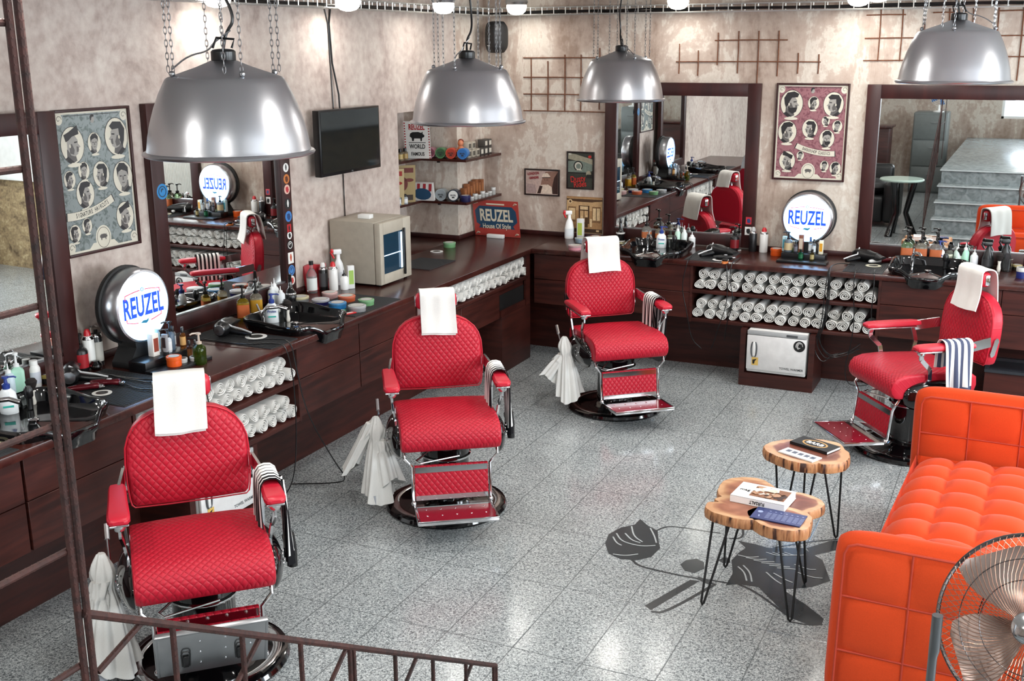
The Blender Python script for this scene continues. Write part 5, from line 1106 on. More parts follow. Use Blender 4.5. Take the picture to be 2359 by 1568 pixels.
tin('silver lidded jar with blue base at the right picture edge', (2352, 640), .035, .075, '1f2a6a', 'c9c9c6'); tin('gold-lidded jar at the right picture edge', (2345, 605), .032, .04, '2a2620', 'b8a878')
brush('bristle brush lying by the comb jar', (2300, 625))
# cords hanging in front of the back towel shelves
cord('long black cord looping in front of the left of the back towel shelves', [(-2.1, 8.1, .91), (-2.02, 8.0, .915), (-1.97, 7.93, .91), (-1.955, 7.92, .8), (-1.95, 7.925, .6), (-2.0, 7.93, .45), (-2.05, 8.0, .3), (-2.1, 8.1, .2)])
cord('second black cord beside it at the back towel shelves', [(-1.93, 8.2, .91), (-1.92, 8.0, .915), (-1.93, 7.93, .91), (-1.94, 7.92, .8), (-1.9, 7.925, .62), (-1.95, 7.93, .45), (-1.98, 8.02, .3)])
cord('black cord at the left edge of the back towel shelves', [(-2.28, 8.1, .91), (-2.26, 7.96, .915), (-2.27, 7.92, .86), (-2.3, 7.92, .7), (-2.25, 7.925, .5), (-2.22, 7.95, .3), (-2.15, 8.0, .22)])
for i, (dx, dz) in enumerate(((0, .08), (.02, .1), (-.02, .05), (.01, .12))):
    cord(ORD[i] + ' cord of the bundle hanging in front of the right of the towel shelves', [(-1.1, 8.2, .91), (-1.2, 8.08, .94), (-1.24, 7.97, .925), (-1.235 + dx * .4, 7.925, .88), (-1.235 + dx, 7.92, .7), (-1.25 + dx * .5, 7.925, .5), (-1.3 + dx, 7.93, .3 + dz), (-1.22 + dx, 7.95, .16 + dz), (-1.12 + dx * 3, 7.98, .3), (-1.0, 8.05, .25 + dz)])
cord('cord from the right-hand trimmers, left one', [(-1.06, 8.05, .915), (-1.06, 7.94, .915), (-1.06, 7.92, .8), (-1.03, 7.925, .5), (-1.1, 7.95, .1), (-.95, 8.0, .06), (-.8, 8.1, .15)]); cord('cord from the right-hand trimmers, right one', [(-.94, 8.05, .915), (-.93, 7.94, .915), (-.92, 7.92, .8), (-.93, 7.925, .6), (-.9, 8.0, .5)])
cord('black cord of the left hair dryer hanging over the towel shelf, right one', [(-3.75, 4.66, .92), (-3.62, 4.72, .93), (-3.53, 4.74, .925), (-3.515, 4.75, .8), (-3.5, 4.80, .5), (-3.4, 4.9, .2), (-3.35, 4.95, .08), (-3.45, 5.0, .02), (-3.7, 4.9, .01)])
cord('black cord of the left hair dryer hanging over the towel shelf, left one', [(-4.0, 4.6, .915), (-3.75, 4.6, .912), (-3.56, 4.67, .925), (-3.52, 4.69, .9), (-3.515, 4.73, .7), (-3.51, 4.72, .4), (-3.5, 4.66, .15), (-3.55, 4.6, .05), (-3.75, 4.55, .01)])
# ================================================================ posters and framed pictures
def tr(pts, cx_, cy_, s, f=1, rot=0):
    c, s_ = math.cos(rot), math.sin(rot); return [(cx_ + s * (f * x * c - y * s_), cy_ + s * (f * x * s_ + y * c)) for x, y in pts]
def ell(cx_, cy_, rx, ry, n=28): return [(cx_ + rx * math.cos(2 * PI * k / n), cy_ + ry * math.sin(2 * PI * k / n)) for k in range(n)]
FACE = [(-.2, .2), (.1, .27), (.2, .14), (.2, .04), (.29, -.06), (.22, -.09), (.23, -.15), (.19, -.18), (.18, -.25), (.06, -.32), (-.08, -.28), (-.2, -.1)]
HAIR = [[(-.27, .0), (-.3, .22), (-.18, .42), (.08, .47), (.27, .38), (.22, .25), (-.0, .23), (-.08, .1), (-.12, -.04), (-.22, -.14)], [(-.24, .1), (-.3, .3), (-.1, .38), (.22, .55), (.26, .3), (.0, .24), (-.14, .14)], [(-.28, -.12), (-.33, .2), (-.2, .4), (.1, .42), (.24, .3), (.15, .2), (-.1, .22), (-.12, -.1), (-.2, -.3)]]
FRONT = [(-.2, .22), (.2, .22), (.21, -.05), (.12, -.27), (0, -.34), (-.12, -.27), (-.21, -.05)]
FHAIR = [(-.24, .0), (-.25, .3), (-.1, .45), (.12, .47), (.26, .3), (.24, .0), (.19, .18), (.05, .24), (-.1, .2), (-.18, .16)]
def head(b, x, y, s, f=1, kind=0, beard=False, h=.001, lbl=True):
    b.mi = 2; b.flat(ell(x, y, s * .44, s * .53), h); b.mi = 1; b.flat(ell(x, y, s * .42, s * .51), h + .0002)
    b.mi = 4; b.flat(tr([(-.22, -.1), (.08, -.26), (.12, -.44), (-.02, -.5), (-.24, -.42)], x, y, s, f), h + .0004)
    b.mi = 2; b.flat(tr([(-.3, -.36), (-.2, -.3), (.02, -.48), (-.14, -.5)], x, y, s, f), h + .0005)
    if kind == 3: b.mi = 3; b.flat(tr(FRONT, x, y, s, f), h + .0006); b.mi = 2; b.flat(tr(FHAIR, x, y, s, f), h + .0008); [b.flat(tr([(q - .05, .05), (q + .05, .06), (q + .04, .02), (q - .04, .02)], x, y, s, f), h + .0008) for q in (-.09, .1)]; b.mi = 4; b.flat(tr([(-.02, .04), (.02, .04), (.03, -.1), (-.03, -.1)], x, y, s, f), h + .0008); b.flat(tr([(-.07, -.17), (.07, -.17), (.05, -.2), (-.05, -.2)], x, y, s, f), h + .0008)
    else:
        b.mi = 3; b.flat(tr(FACE, x, y, s, f), h + .0006); b.mi = 4; b.flat(tr([(-.12, .02), (-.02, .04), (.06, -.14), (.02, -.27), (-.12, -.22)], x, y, s, f), h + .0007); b.flat(tr([(.14, -.04), (.22, -.06), (.2, -.2), (.13, -.2)], x, y, s, f), h + .0007)
        b.mi = 2; b.flat(tr(HAIR[kind], x, y, s, f), h + .0009); b.flat(tr([(.06, .09), (.18, .1), (.18, .065), (.07, .05)], x, y, s, f), h + .0009)
        b.mi = 1; b.flat(tr(ell(-.1, -.02, .03, .055, 10), x, y, s, f), h + .001)
    if beard: b.mi = 2; b.flat(tr([(-.16, -.08), (-.05, -.16), (.1, -.14), (.22, -.15), (.18, -.3), (.04, -.38), (-.1, -.3)], x, y, s, f), h + .001)
    if lbl: b.mi = 1; b.flat(ell(x, y - s * .56, s * .26, s * .06, 16), h + .0011)
def arctext(b, txt, cx_, cy_, r, a0, a1, size, sx, h, up=1):
    T0 = b.T.copy()
    for i, ch in enumerate(txt):
        a = a0 + (a1 - a0) * i / (len(txt) - 1)
        b.T = T0 @ Matrix.Translation((cx_ + r * math.cos(a), cy_ + r * math.sin(a), h)) @ Matrix.Rotation(a + (-PI / 2 if up > 0 else PI / 2), 4, 'Z')
        if ch != ' ': b.text(ch, size, 0, .0002, sx, 'CENTER', .0004)
    b.T = T0
def band(b, cx_, cy_, r, w_, a0, a1, h, n=16):
    A = [a0 + (a1 - a0) * k / n for k in range(n + 1)]
    for p, q in zip(A, A[1:]): b.flat([(cx_ + (r + s) * math.cos(t), cy_ + (r + s) * math.sin(t)) for t, s in ((p, -w_), (q, -w_), (q, w_), (p, w_))], h)
def pig(b, x, y, s, h):
    b.flat(tr([(-.5, .02), (-.46, .2), (-.3, .3), (.1, .32), (.3, .26), (.42, .34), (.4, .2), (.52, .1), (.5, -.02), (.36, -.08), (.32, -.3), (.24, -.3), (.22, -.12), (-.2, -.12), (-.24, -.3), (-.34, -.3), (-.36, -.1)], x, y, s), h)
def frame(t, w_, h_, fw=.014, dp=.022, mat=None):
    b = B(); 
    for a in ((0, fw, 0, h_), (w_ - fw, w_, 0, h_), (fw, w_ - fw, 0, fw), (fw, w_ - fw, h_ - fw, h_)): b.box(a[0], a[1], -dp, 0, a[2], a[3], .002)
    b.build('frame', mat or WFRM, t)
def poster(label, T, z, w_, h_, bg, bg2, title, spec, text_arc):
    t = thing('framed_poster', label, 'poster', (T[0][0], T[0][1], z), T[1]); frame(t, w_, h_)
    g = N('poster_' + bg); tc = g.n('TexCoord'); n1 = g.n('TexNoise', Vector=tc.outputs['Object'], Scale=22.0, Detail=6.0, Distortion=2.0)
    g.l(g.ramp(n1.outputs[0], [(.4, srgb(bg2)), (.5, srgb(bg)), (.62, srgb(bg))]), 'Base Color'); g.set(Roughness=.25, Specular_IOR_Level=.3)
    ink = [g.m, M('poster_cream', 'd9d3c2', .4, var=.04), M('poster_ink', '262426', .4), M('poster_grey', '9c9892', .4), M('poster_shade', '5c5856', .4)]
    b = B(); b.at(Matrix.Translation((0, -.010, 0)) @ FACE_Y)
    b.mi = 1; b.flat([(.012, .012), (w_ - .012, .012), (w_ - .012, h_ - .012), (.012, h_ - .012)]); b.mi = 0; b.flat([(.024, .024), (w_ - .024, .024), (w_ - .024, h_ - .024), (.024, h_ - .024)], .0004)
    for cx_, cy_ in ((.04, .045), (w_ - .04, .045), (.04, h_ - .045), (w_ - .04, h_ - .045)):
        b.mi = 1; b.flat(ell(cx_, cy_, .024, .028, 16), .0008); b.mi = 2; b.tube([(cx_ + r_ * math.cos(a), cy_ + r_ * math.sin(a), .001) for r_, a in [(.019 - .002 * k, k * .8) for k in range(8)]], .0012, 4)
    b.mi = 2; b.flat([(.07, h_ - .03), (w_ - .07, h_ - .03), (w_ - .07, h_ - .033), (.07, h_ - .033)], .001)
    for cx_ in (w_ / 2 - .01,): b.mi = 1; b.flat(ell(w_ / 2, .07, .052, .062), .001); b.mi = 2; b.tube([(w_ / 2 + .043 * math.cos(a), .07 + .052 * math.sin(a), .0012) for a in [k * PI / 10 for k in range(21)]], .0012, 4); b.mi = 4; pig(b, w_ / 2, .072, .05, .0016)
    b.mi = 1; b.flat([(w_ / 2 - .10, .022), (w_ / 2 + .10, .022), (w_ / 2 + .07, .05), (w_ / 2 - .07, .05)], .0009)
    b.mi = 3; b.flat(ell(w_ / 2, h_ - .055, .014, .018, 12), .001); b.mi = 2; b.flat(tr(HAIR[0], w_ / 2, h_ - .055, .05), .0012)
    for s in spec: head(b, s[0] * w_, s[1] * h_, s[2] * w_, s[3], s[4], len(s) > 5)
    cx_, cy_, r, a0, a1 = text_arc[0] * w_, text_arc[1] * h_, text_arc[2] * h_, text_arc[3], text_arc[4]
    b.mi = 2; band(b, cx_, cy_, r, .021, a0, a1, .0022); b.mi = 1; band(b, cx_, cy_, r, .0195, a0 + .01, a1 - .01, .0024)
    b.mi = 2; arctext(b, title, cx_, cy_, r, a0 + (a1 - a0) * .2, a0 + (a1 - a0) * .86, .032, .55, .0026, -1)
    b.build('print', ink, t, norm=False); return t
poster('dark-framed grey-blue poster of haircut portraits on the left wall', ((XL, 3.955, 0), LR), 1.45, .505, .715, '8d9594', '68716f', 'SIGNATURE HAIRCUTS',
       [(.22, .76, .34, 1, 1), (.5, .76, .2, 1, 3), (.8, .79, .36, -1, 2), (.14, .53, .17, 1, 0), (.33, .58, .17, 1, 3), (.32, .42, .27, 1, 0), (.55, .54, .25, -1, 2), (.84, .5, .31, -1, 3), (.82, .22, .28, 1, 1), (.14, .16, .17, 1, 2), (.3, .2, .15, 1, 0)], (.143, 1.112, .835, -1.65, -1.1))
poster('dark-framed dusty pink poster of haircut portraits on the back wall', ((-1.81, YB, 0), 0), 1.455, .535, .717, '986a70', '7c5058', 'BARBERSHOP CLASSICS',
       [(.22, .79, .36, 1, 0, 1), (.52, .8, .18, 1, 0), (.79, .79, .32, -1, 2), (.18, .5, .3, 1, 0), (.49, .54, .25, -1, 2), (.7, .62, .13, -1, 0), (.86, .57, .16, 1, 3), (.73, .44, .24, 1, 3, 1), (.2, .2, .26, -1, 1), (.38, .26, .12, 1, 3), (.72, .16, .14, 1, 3), (.87, .14, .18, 1, 0)], (.78, 1.134, .847, -2.0, -1.5))
def smallpic(nm, label, x, z, w_, h_, cols, shapes, framed=True, words=()):
    t = thing(nm, label, 'picture', (x, YB, z), 0)
    if framed: frame(t, w_, h_, .012, .016, M('thin_black_frame', '1e1312', .4))
    else: B().box(0, w_, -.008, 0, 0, h_).build('board', M('sepia_edge', '6a4a30', .6), t)
    T0 = Matrix.Translation((0, -.009, 0)) @ FACE_Y
    b = B(); b.at(T0); m = .01 if framed else .0; b.flat([(m, m), (w_ - m, m), (w_ - m, h_ - m), (m, h_ - m)])
    for k, (c, kd, a) in enumerate(shapes):
        b.mi = c; h = .00012 * (k + 1)
        if kd == 'r': b.flat([(a[0] * w_, a[1] * h_), (a[2] * w_, a[1] * h_), (a[2] * w_, a[3] * h_), (a[0] * w_, a[3] * h_)], h)
        elif kd == 'e': b.flat(ell(a[0] * w_, a[1] * h_, a[2] * w_, a[3] * w_, 20), h)
        else: b.flat([(p * w_, q * h_) for p, q in a], h)
    for (tx, x_, y_, sz, c) in words: b.mi = c; b.T = T0 @ Matrix.Translation((x_ * w_, y_ * h_, .006)) @ Matrix.Rotation(.12, 4, 'Z'); b.text(tx, sz, 0, .0002, .8, 'CENTER', .001)
    b.build('print', [M('ink_' + c, c, .4, var=.14, scale=70) for c in cols], t, norm=False)
smallpic('framed_picture', 'small landscape framed picture with red lettering on the back wall', -3.89, 1.232, .32, .222, ['bfa69c', '8d6a5c', '3a2622', 'a8918c', 'd8c4b2', '8a2430'],
    [(3, 'p', [(.05, .08), (.35, .08), (.3, .4), (.05, .45)]), (1, 'p', [(.4, .08), (.95, .08), (.95, .95), (.6, .9), (.5, .6)]), (2, 'p', [(.78, .08), (.95, .08), (.95, .9), (.85, .7), (.8, .4)]), (4, 'p', [(.33, .08), (.8, .08), (.78, .34), (.66, .44), (.46, .4)]), (2, 'p', [(.36, .08), (.46, .08), (.52, .36), (.44, .38)]), (1, 'p', [(.54, .42), (.66, .42), (.7, .6), (.64, .74), (.55, .72), (.51, .58)]), (4, 'p', [(.49, .66), (.72, .68), (.74, .74), (.66, .86), (.54, .84)]), (2, 'p', [(.5, .66), (.74, .68), (.74, .71), (.5, .69)]), (2, 'e', (.58, .6, .012, .012)), (2, 'e', (.65, .6, .012, .012))], True, (('LONDON', .26, .82, .03, 5), ('GRINDER', .28, .66, .026, 5)))
smallpic('framed_picture', 'upright framed picture of an old car with red lettering, back wall', -3.506, 1.302, .242, .308, ['34362f', '1c1e1c', '6f7a70', '96907c', 'c4c0b0', 'b8302c'],
    [(3, 'p', [(.05, .8), (.95, .66), (.95, .8), (.3, .93), (.05, .95)]), (2, 'p', [(.05, .45), (.6, .42), (.95, .5), (.95, .66), (.5, .76), (.05, .74)]), (1, 'e', (.42, .62, .17, .17)), (4, 'e', (.42, .62, .13, .13)), (2, 'e', (.43, .61, .09, .09)), (4, 'p', [(.36, .5), (.56, .5), (.52, .54), (.38, .55)]), (1, 'r', (.05, .42, .95, .45)), (5, 'e', (.84, .87, .06, .05)), (3, 'e', (.8, .42, .09, .1)), (1, 'p', [(.7, .3), (.95, .3), (.95, .4), (.74, .4)]), (4, 'r', (.07, .9, .17, .95))], True, (('Dusty', .42, .27, .07, 5), ('Rides', .5, .13, .065, 5)))
smallpic('photo_print', 'unframed sepia photograph of a shop front on the back wall', -3.503, .94, .315, .3, ['a07a52', '4a3322', '7a5a3c', 'b8966c', 'd0b48a', '3a281c'],
    [(3, 'r', (0, .62, 1, .95)), (1, 'p', [(0, .9), (.3, .86), (.7, .86), (1, .9), (1, .94), (0, .94)]), (2, 'r', (.04, .3, .26, .72)), (4, 'r', (.06, .36, .24, .68)), (1, 'r', (.34, .26, .64, .76)), (3, 'r', (.38, .3, .6, .62)), (4, 'r', (.38, .65, .6, .74)), (1, 'r', (.48, .3, .5, .62)), (2, 'r', (.72, .3, .96, .74)), (4, 'r', (.74, .36, .94, .7)), (1, 'r', (.83, .36, .85, .7)), (4, 'e', (.1, .86, .06, .06)), (1, 'e', (.1, .86, .03, .03)), (4, 'p', [(.4, .18), (.46, .18), (.47, .42), (.39, .42)]), (4, 'e', (.43, .45, .025, .025)), (1, 'p', [(.52, .16), (.6, .16), (.6, .44), (.52, .44)]), (4, 'e', (.56, .47, .025, .025)), (4, 'p', [(.66, .18), (.72, .18), (.72, .4), (.66, .4)]), (5, 'r', (0, .02, 1, .12)), (4, 'r', (.84, .05, .92, .1))], False)
# ================================================================ corner shelves
def shelf(label, z):
    t = thing('corner_shelf', label, 'shelf', (0, 0, z))
    poly = [(RX, RY0), (RX + .24, RY0), (RX + .24, 7.945), (-4.11, 7.945), (-4.11, YB - .002), (XL, YB - .002), (XL, RY1), (RX, RY1)]
    b = B(); b.prism(poly, -.02, 0); b.build('board', WTOP, t)
    for x, y in ((-4.2, 8.3), (-4.4, 8.02)): B().box(x - .01, x + .01, y - .01, y + .01, -.04, -.02).build('bracket', BLKP, t)
ZU, ZW = 1.575, 1.232
shelf('upper dark wooden shelf wrapping round the corner pillar', ZU); shelf('lower dark wooden shelf wrapping round the corner pillar', ZW)
def bigtin(lb, x, y, z, r, col, face, rz=0.25):
    t = thing('pomade_tin', lb, 'tin', (x, y, z + r), rz, 'big tins standing on edge on the corner shelves')
    b = B(); b.lathe([(0, .07), (r * .95, .07), (r * .97, .0), (r, -.0), (r, -.02), (0, -.02)], ax='y', seg=26); b.build('tin_body', cmat(col, .3), t)
    b = B(); b.lathe([(r * .82, -.021), (0, -.0212)], ax='y', seg=24); b.at(Matrix.Translation((0, -.0215, 0)) @ FACE_Y); b.mi = 1; b.text('REUZEL', r * .38, 0, .0003, .75, 'CENTER', .0006); pig(b, 0, -r * .38, r * .5, .0004); b.build('lid_print', [cmat(face, .35), cmat('2a2a2c')], t)
for i, (lb, x, c, f) in enumerate((('pink big tin, leftmost of the four on the upper corner shelf', -4.46, 'c98a98', '8a4a5a'), ('green big tin on the upper corner shelf', -4.365, '5a8a5c', '3a5a3c'), ('red big tin on the upper corner shelf', -4.27, 'd0503a', 'a83a2a'), ('blue big tin at the bend of the upper corner shelf', -4.165, '3a7cc0', '2f68a8'))): bigtin(lb, x, 8.0, ZU, .043, c, f)
bigtin('grey big tin on the lower corner shelf', -4.37, 8.0, ZW, .048, '9aa2a6', '8a9296'); bigtin('white-faced big tin with dark rim on the lower corner shelf', -4.255, 8.0, ZW, .048, '2a3440', 'e4e4e0')
tin('stack of dark blue tins at the bend of the lower corner shelf', (-4.16, 8.02, ZW), .045, .05, '1f2048', '2c2e5a')
# boxes along the pillar's right face
rnd = random.Random(9)
for k in range(6):
    for j in range(2 if k in (0, 1, 4, 5) else 1):
        rbox('%s %s box from the pillar corner, %s, upper shelf' % (ORD[k], 'pale grey' if k < 3 else 'dark and white', ('bottom layer', 'top layer')[j]), (-4.2, 8.13 + .075 * k, ZU + .0 + .062 * j), .055, .066, .06, 'b9b0a0' if k < 3 else '4a4642', '5a564e' if k < 3 else 'd8d2c4', LR, z=ZU + .062 * j)
for k in range(7):
    h_ = (.09, .12, .1, .13, .14, .11, .13)[k]; rbox('%s brown wooden block from the pillar corner on the lower shelf' % ORD[k], (-4.235, 8.14 + .052 * k, ZW), .042, .04, h_, '8c5430', 'a4683e', LR, nm='wooden_block', cat='block', z=ZW)
for k in range(7):
    tin('%s small silver tin from the pillar corner, front of the lower shelf' % ORD[k], (-4.15, 8.11 + .068 * k, ZW), .022, (.03, .045, .03, .05, .03, .035, .06)[k], 'a8a8a4', 'c9c9c6', z=ZW)
# toy figure (plain stand-in shape)
b = B(); b.lathe([(0, 0), (.028, 0), (.03, .008), (.02, .02), (.022, .05), (.026, .07), (.02, .09), (.012, .1)], seg=16); b.ball((0, -.002, .12), (.024, .026, .028)); b.tube([(.02, 0, .085), (.034, -.012, .06), (.024, -.026, .045)], .007, 8); b.tube([(-.02, 0, .085), (-.034, -.012, .06), (-.024, -.026, .045)], .007, 8)
f_ = thing('toy_figure', 'small plain orange-skinned toy figure above the red and blue tins', 'figurine', (-4.215, 8.06, ZU), .2); b.build('body', cmat('d08058', .4), f_)
b = B(); b.ball((0, .006, .132), (.024, .025, .022)); b.build('hair', cmat('7a3020', .5), f_)
# things in the recess
def sheet(nm, lb, cat, x, y, z, w_, h_, rz, lean, cols, fn, th=.004):
    t = thing(nm, lb, cat, (x, y, z), rz); T0 = Matrix.Rotation(-lean, 4, 'X')
    b = B(); b.at(T0); b.box(-w_ / 2, w_ / 2, 0, th, 0, h_); b.build('board', cmat(cols[0]), t)
    b = B(); b.at(T0 @ Matrix.Translation((0, -.0008, 0)) @ FACE_Y); fn(b, w_, h_); b.build('print', [cmat(c, .45) for c in cols], t, norm=False); return t
def oldsign(b, w_, h_):
    b.mi = 1
    for k in range(14):
        for s in (-1, 1): b.flat([(s * (w_ / 2 - .008) + q * .005, h_ * k / 14 + r_) for q, r_ in ((-1, 0), (1, 0), (1, h_ / 28), (-1, h_ / 28))], .0004)
    b.T = b.T @ Matrix.Translation((0, h_ * .84, 0)); b.text('REUZEL', .062, .0004, .0003, .62, 'CENTER', .002); b.mi = 2; b.T = b.T @ Matrix.Translation((0, -h_ * .25, 0)); pig(b, 0, 0, .12, .0005); b.flat([(-.07, -.045), (.07, -.045), (.07, -.05), (-.07, -.05)], .0005)
    b.T = b.T @ Matrix.Translation((0, -h_ * .27, 0)); b.text('WORLD', .05, .0004, .0003, .7, 'CENTER', .001); b.T = b.T @ Matrix.Translation((0, -h_ * .2, 0)); b.text('FAMOUS', .04, .0004, .0003, .7, 'CENTER', .001)
sheet('tin_sign', 'white sign with red and black print and a pig on the upper shelf', 'sign', -4.52, 7.985 if False else 7.9, ZU, .215, .30, .25, -.12, ['e4e2dc', 'a82028', '1c1c1e'], oldsign)
def cream(b, w_, h_):
    b.mi = 1; b.flat([(-w_ * .42, h_ * .8), (w_ * .42, h_ * .8), (w_ * .42, h_ * .93), (-w_ * .42, h_ * .93)], .0004); b.flat(ell(-.01, h_ * .5, w_ * .24, h_ * .2, 16), .0006); b.flat(ell(w_ * .25, h_ * .6, w_ * .18, h_ * .05, 12), .0006); b.mi = 2; b.flat([(-w_ * .4, h_ * .05), (w_ * .4, h_ * .05), (w_ * .4, h_ * .2), (-w_ * .4, h_ * .2)], .0004)
sheet('tin_sign', 'cream and red vintage sign at the left of the lower shelf', 'sign', -4.6, 7.6, ZW, .2, .29, .7, -.12, ['cdb98c', 'a8302a', '5a3a24'], cream); sheet('tin_sign', 'worn brown and yellow sign behind the cream sign on the lower shelf', 'sign', -4.6, 7.78, ZW, .2, .30, .7, -.1, ['a89468', '6a2a22', '3a2c20'], cream)
def bag(b, w_, h_):
    b.mi = 1
    for k in range(4): b.flat([(-w_ / 2 + .05 * k, h_ * .55), (-w_ / 2 + .025 + .05 * k, h_ * .55), (-w_ / 2 + .035 + .05 * k, h_ * .98), (-w_ / 2 + .01 + .05 * k, h_ * .98)], .0004)
    b.mi = 2; b.flat(ell(0, h_ * .38, w_ * .4, h_ * .34, 14), .0006)
sheet('wash_bag', 'blue and white bag with red stripes on the lower corner shelf', 'bag', -4.5, 7.93, ZW, .19, .15, .15, -.25, ['e4e0dc', 'a8323a', '2e4f6e'], bag, .03)
rbox('red and white carton at the far left of the upper corner shelf', (-4.6, 7.38, ZU + .07), .08, .08, .16, 'c03038', 'e8e4e0', .7, z=ZU + .07); rbox('dark carton under the red and white one, upper corner shelf', (-4.6, 7.38, ZU), .09, .09, .07, '2c2424', '3a6a9a', .7, z=ZU); rbox('green carton beside the red and white one on the upper shelf', (-4.6, 7.56, ZU), .09, .08, .15, '4a7a44', '9ab88a', .7, z=ZU)
vial('red bottle at the left of the upper corner shelf', (-4.55, 7.42, ZU), .1, .02, 'b03038', '6a1418', 'd8a8a0'); vial('blue bottle at the left of the upper corner shelf', (-4.56, 7.32, ZU), .11, .02, '2a5a94', '1a2a4a', 'b8c8d8')
for k, c in enumerate(('b89a5c', 'c2a86a', 'a88a50')): vial('%s gold-labelled bottle from the left on the upper corner shelf' % ORD[k], (-4.555 + .0 * k, 7.6 + .075 * k, ZU), .095, .024, G_('d8cdb0'), '141414', c)
for k, (c, l) in enumerate((('5a6a78', 'd8dce0'), ('6a7a88', 'e0e2e4'), ('c9882a', 'e8b848'), ('b8782a', 'e0b050'), ('8aa0ac', 'e4e8ea'), ('a8b4ba', 'eceeee'))): vial('%s bottle from the left in the row on the lower corner shelf' % ORD[k], (-4.545 + .012 * (k % 2), 7.27 + .085 * k, ZW), (.13, .12, .12, .11, .085, .08)[k], .022, c, '16181c', l)
# red sign on the worktop, leaning on the back wall
def redsign(b, w_, h_):
    b.mi = 1; b.flat([(-w_ * .44, h_ * .36), (-w_ * .36, h_ * .3), (-w_ * .4, h_ * .22), (w_ * .4, h_ * .22), (w_ * .36, h_ * .3), (w_ * .46, h_ * .42), (w_ * .44, h_ * .72), (w_ * .36, h_ * .84), (-w_ * .36, h_ * .84), (-w_ * .46, h_ * .7)], .0004)
    b.mi = 2
    for x in (-.43, .43):
        for y in (.08, .92): b.tube([(x * w_ + .02 * math.cos(a * 1.7), y * h_ + .012 * math.sin(a * 2.3), .0006) for a in range(6)], .002, 4)
    b.flat([(-w_ * .2, h_ * .92), (w_ * .2, h_ * .92), (w_ * .2, h_ * .88), (-w_ * .2, h_ * .88)], .0004)
    T0 = b.T.copy(); b.T = T0 @ Matrix.Translation((0, h_ * .57, .0008)); b.text('REUZEL', h_ * .46, 0, .0006, .62, 'CENTER', .004); b.T = T0 @ Matrix.Translation((0, h_ * .28, .0012)) @ Matrix.Rotation(.02, 4, 'Z'); b.text('House Of Style', h_ * .19, 0, .0004, .72, 'CENTER', .0008)
sheet('tin_sign', 'red sign with cream lettering standing on the worktop in the corner', 'sign', -4.035, 8.36, .902, .42, .31, 0, -.16, ['b4453e', '2a4a66', 'e2d8c0'], redsign)
tag(place(B().box(-.075, .075, -.02, .02, 0, .03, .003).build('card_holder', WHT), (-4.02, 8.29, .9), 0), 'small white card holder in front of the red sign', 'card holder')
# ---------------------------------------------------------------- stickers on the mirror frames
def stick(par, lb, x, z, r, c1, c2, sq=False, kind=0):
    b = B(); b.at(Matrix.Translation((x, -.0455, z)) @ FACE_Y)
    o = [(-r * .8, -r), (r * .8, -r), (r * .8, r), (-r * .8, r)] if sq else ell(0, 0, r, r, 24); b.flat(o)
    b.mi = 1
    if kind == 0: b.rings([[(p[0], p[1], .0006) for p in ell(0, 0, r * .72, r * .72)], [(p[0], p[1], .0006) for p in ell(0, 0, r * .58, r * .58)]], False, False); b.flat(tr(HAIR[0], 0, 0, r * .9), .0006)
    elif kind == 1: b.flat(tr(FACE, 0, 0, r * 2.2), .0006)
    else: b.flat(tr([(-.1, -.5), (.1, -.5), (.25, .1), (.1, .6), (-.1, .6), (-.25, .1)], 0, 0, r * 1.2), .0006)
    b.build('sticker', [cmat(c1, .4), cmat(c2, .4)], par, lb, norm=False)
stick(mL1, 'round blue sticker on the left side', .07, 1.705, .042, '2f86c4', '17324a')
for i, (zz, r, c1, c2, sq, k, lb) in enumerate(((1.725, .028, 'efefec', '3a3a3a', 0, 2, 'white round sticker at the top right'), (1.655, .03, 'c9783a', '5a2a14', 0, 1, 'orange figure sticker'), (1.59, .03, 'e4b8a8', 'b8303a', 0, 1, 'pink and white sticker'), (1.50, .034, '1c1c1e', 'e4e4e0', 0, 2, 'black and white figure sticker'), (1.42, .034, '3f7cc0', '1f3f70', 0, 1, 'blue round sticker'), (1.345, .026, 'b8242c', '1a1a1a', 1, 2, 'red and black sticker'), (1.30, .025, 'efefec', '2a2a2a', 0, 1, 'small white round sticker'), (1.238, .033, '1a1a1c', 'e8e8e4', 0, 0, 'black round sticker with white emblem'), (1.155, .036, 'ecebe6', 'c2543a', 1, 2, 'white square sticker with a bottle'), (1.075, .034, '4a80bc', '203a66', 0, 0, 'lower blue round sticker'), (1.01, .03, 'e8dcd4', 'c03a34', 0, 1, 'red and white sticker at the bottom'))):
    stick(mL1, lb, 1.22 - .045, zz, r, c1, c2, sq, k)
stick(mR1, 'red and blue sticker at the lower right', 1.2, 1.13, .028, 'b8303a', '2a3f70', 1, 1); stick(mR1, 'white card with a black figure at the lower right', 1.2, 1.05, .032, 'ecebe8', '222222', 1, 1)
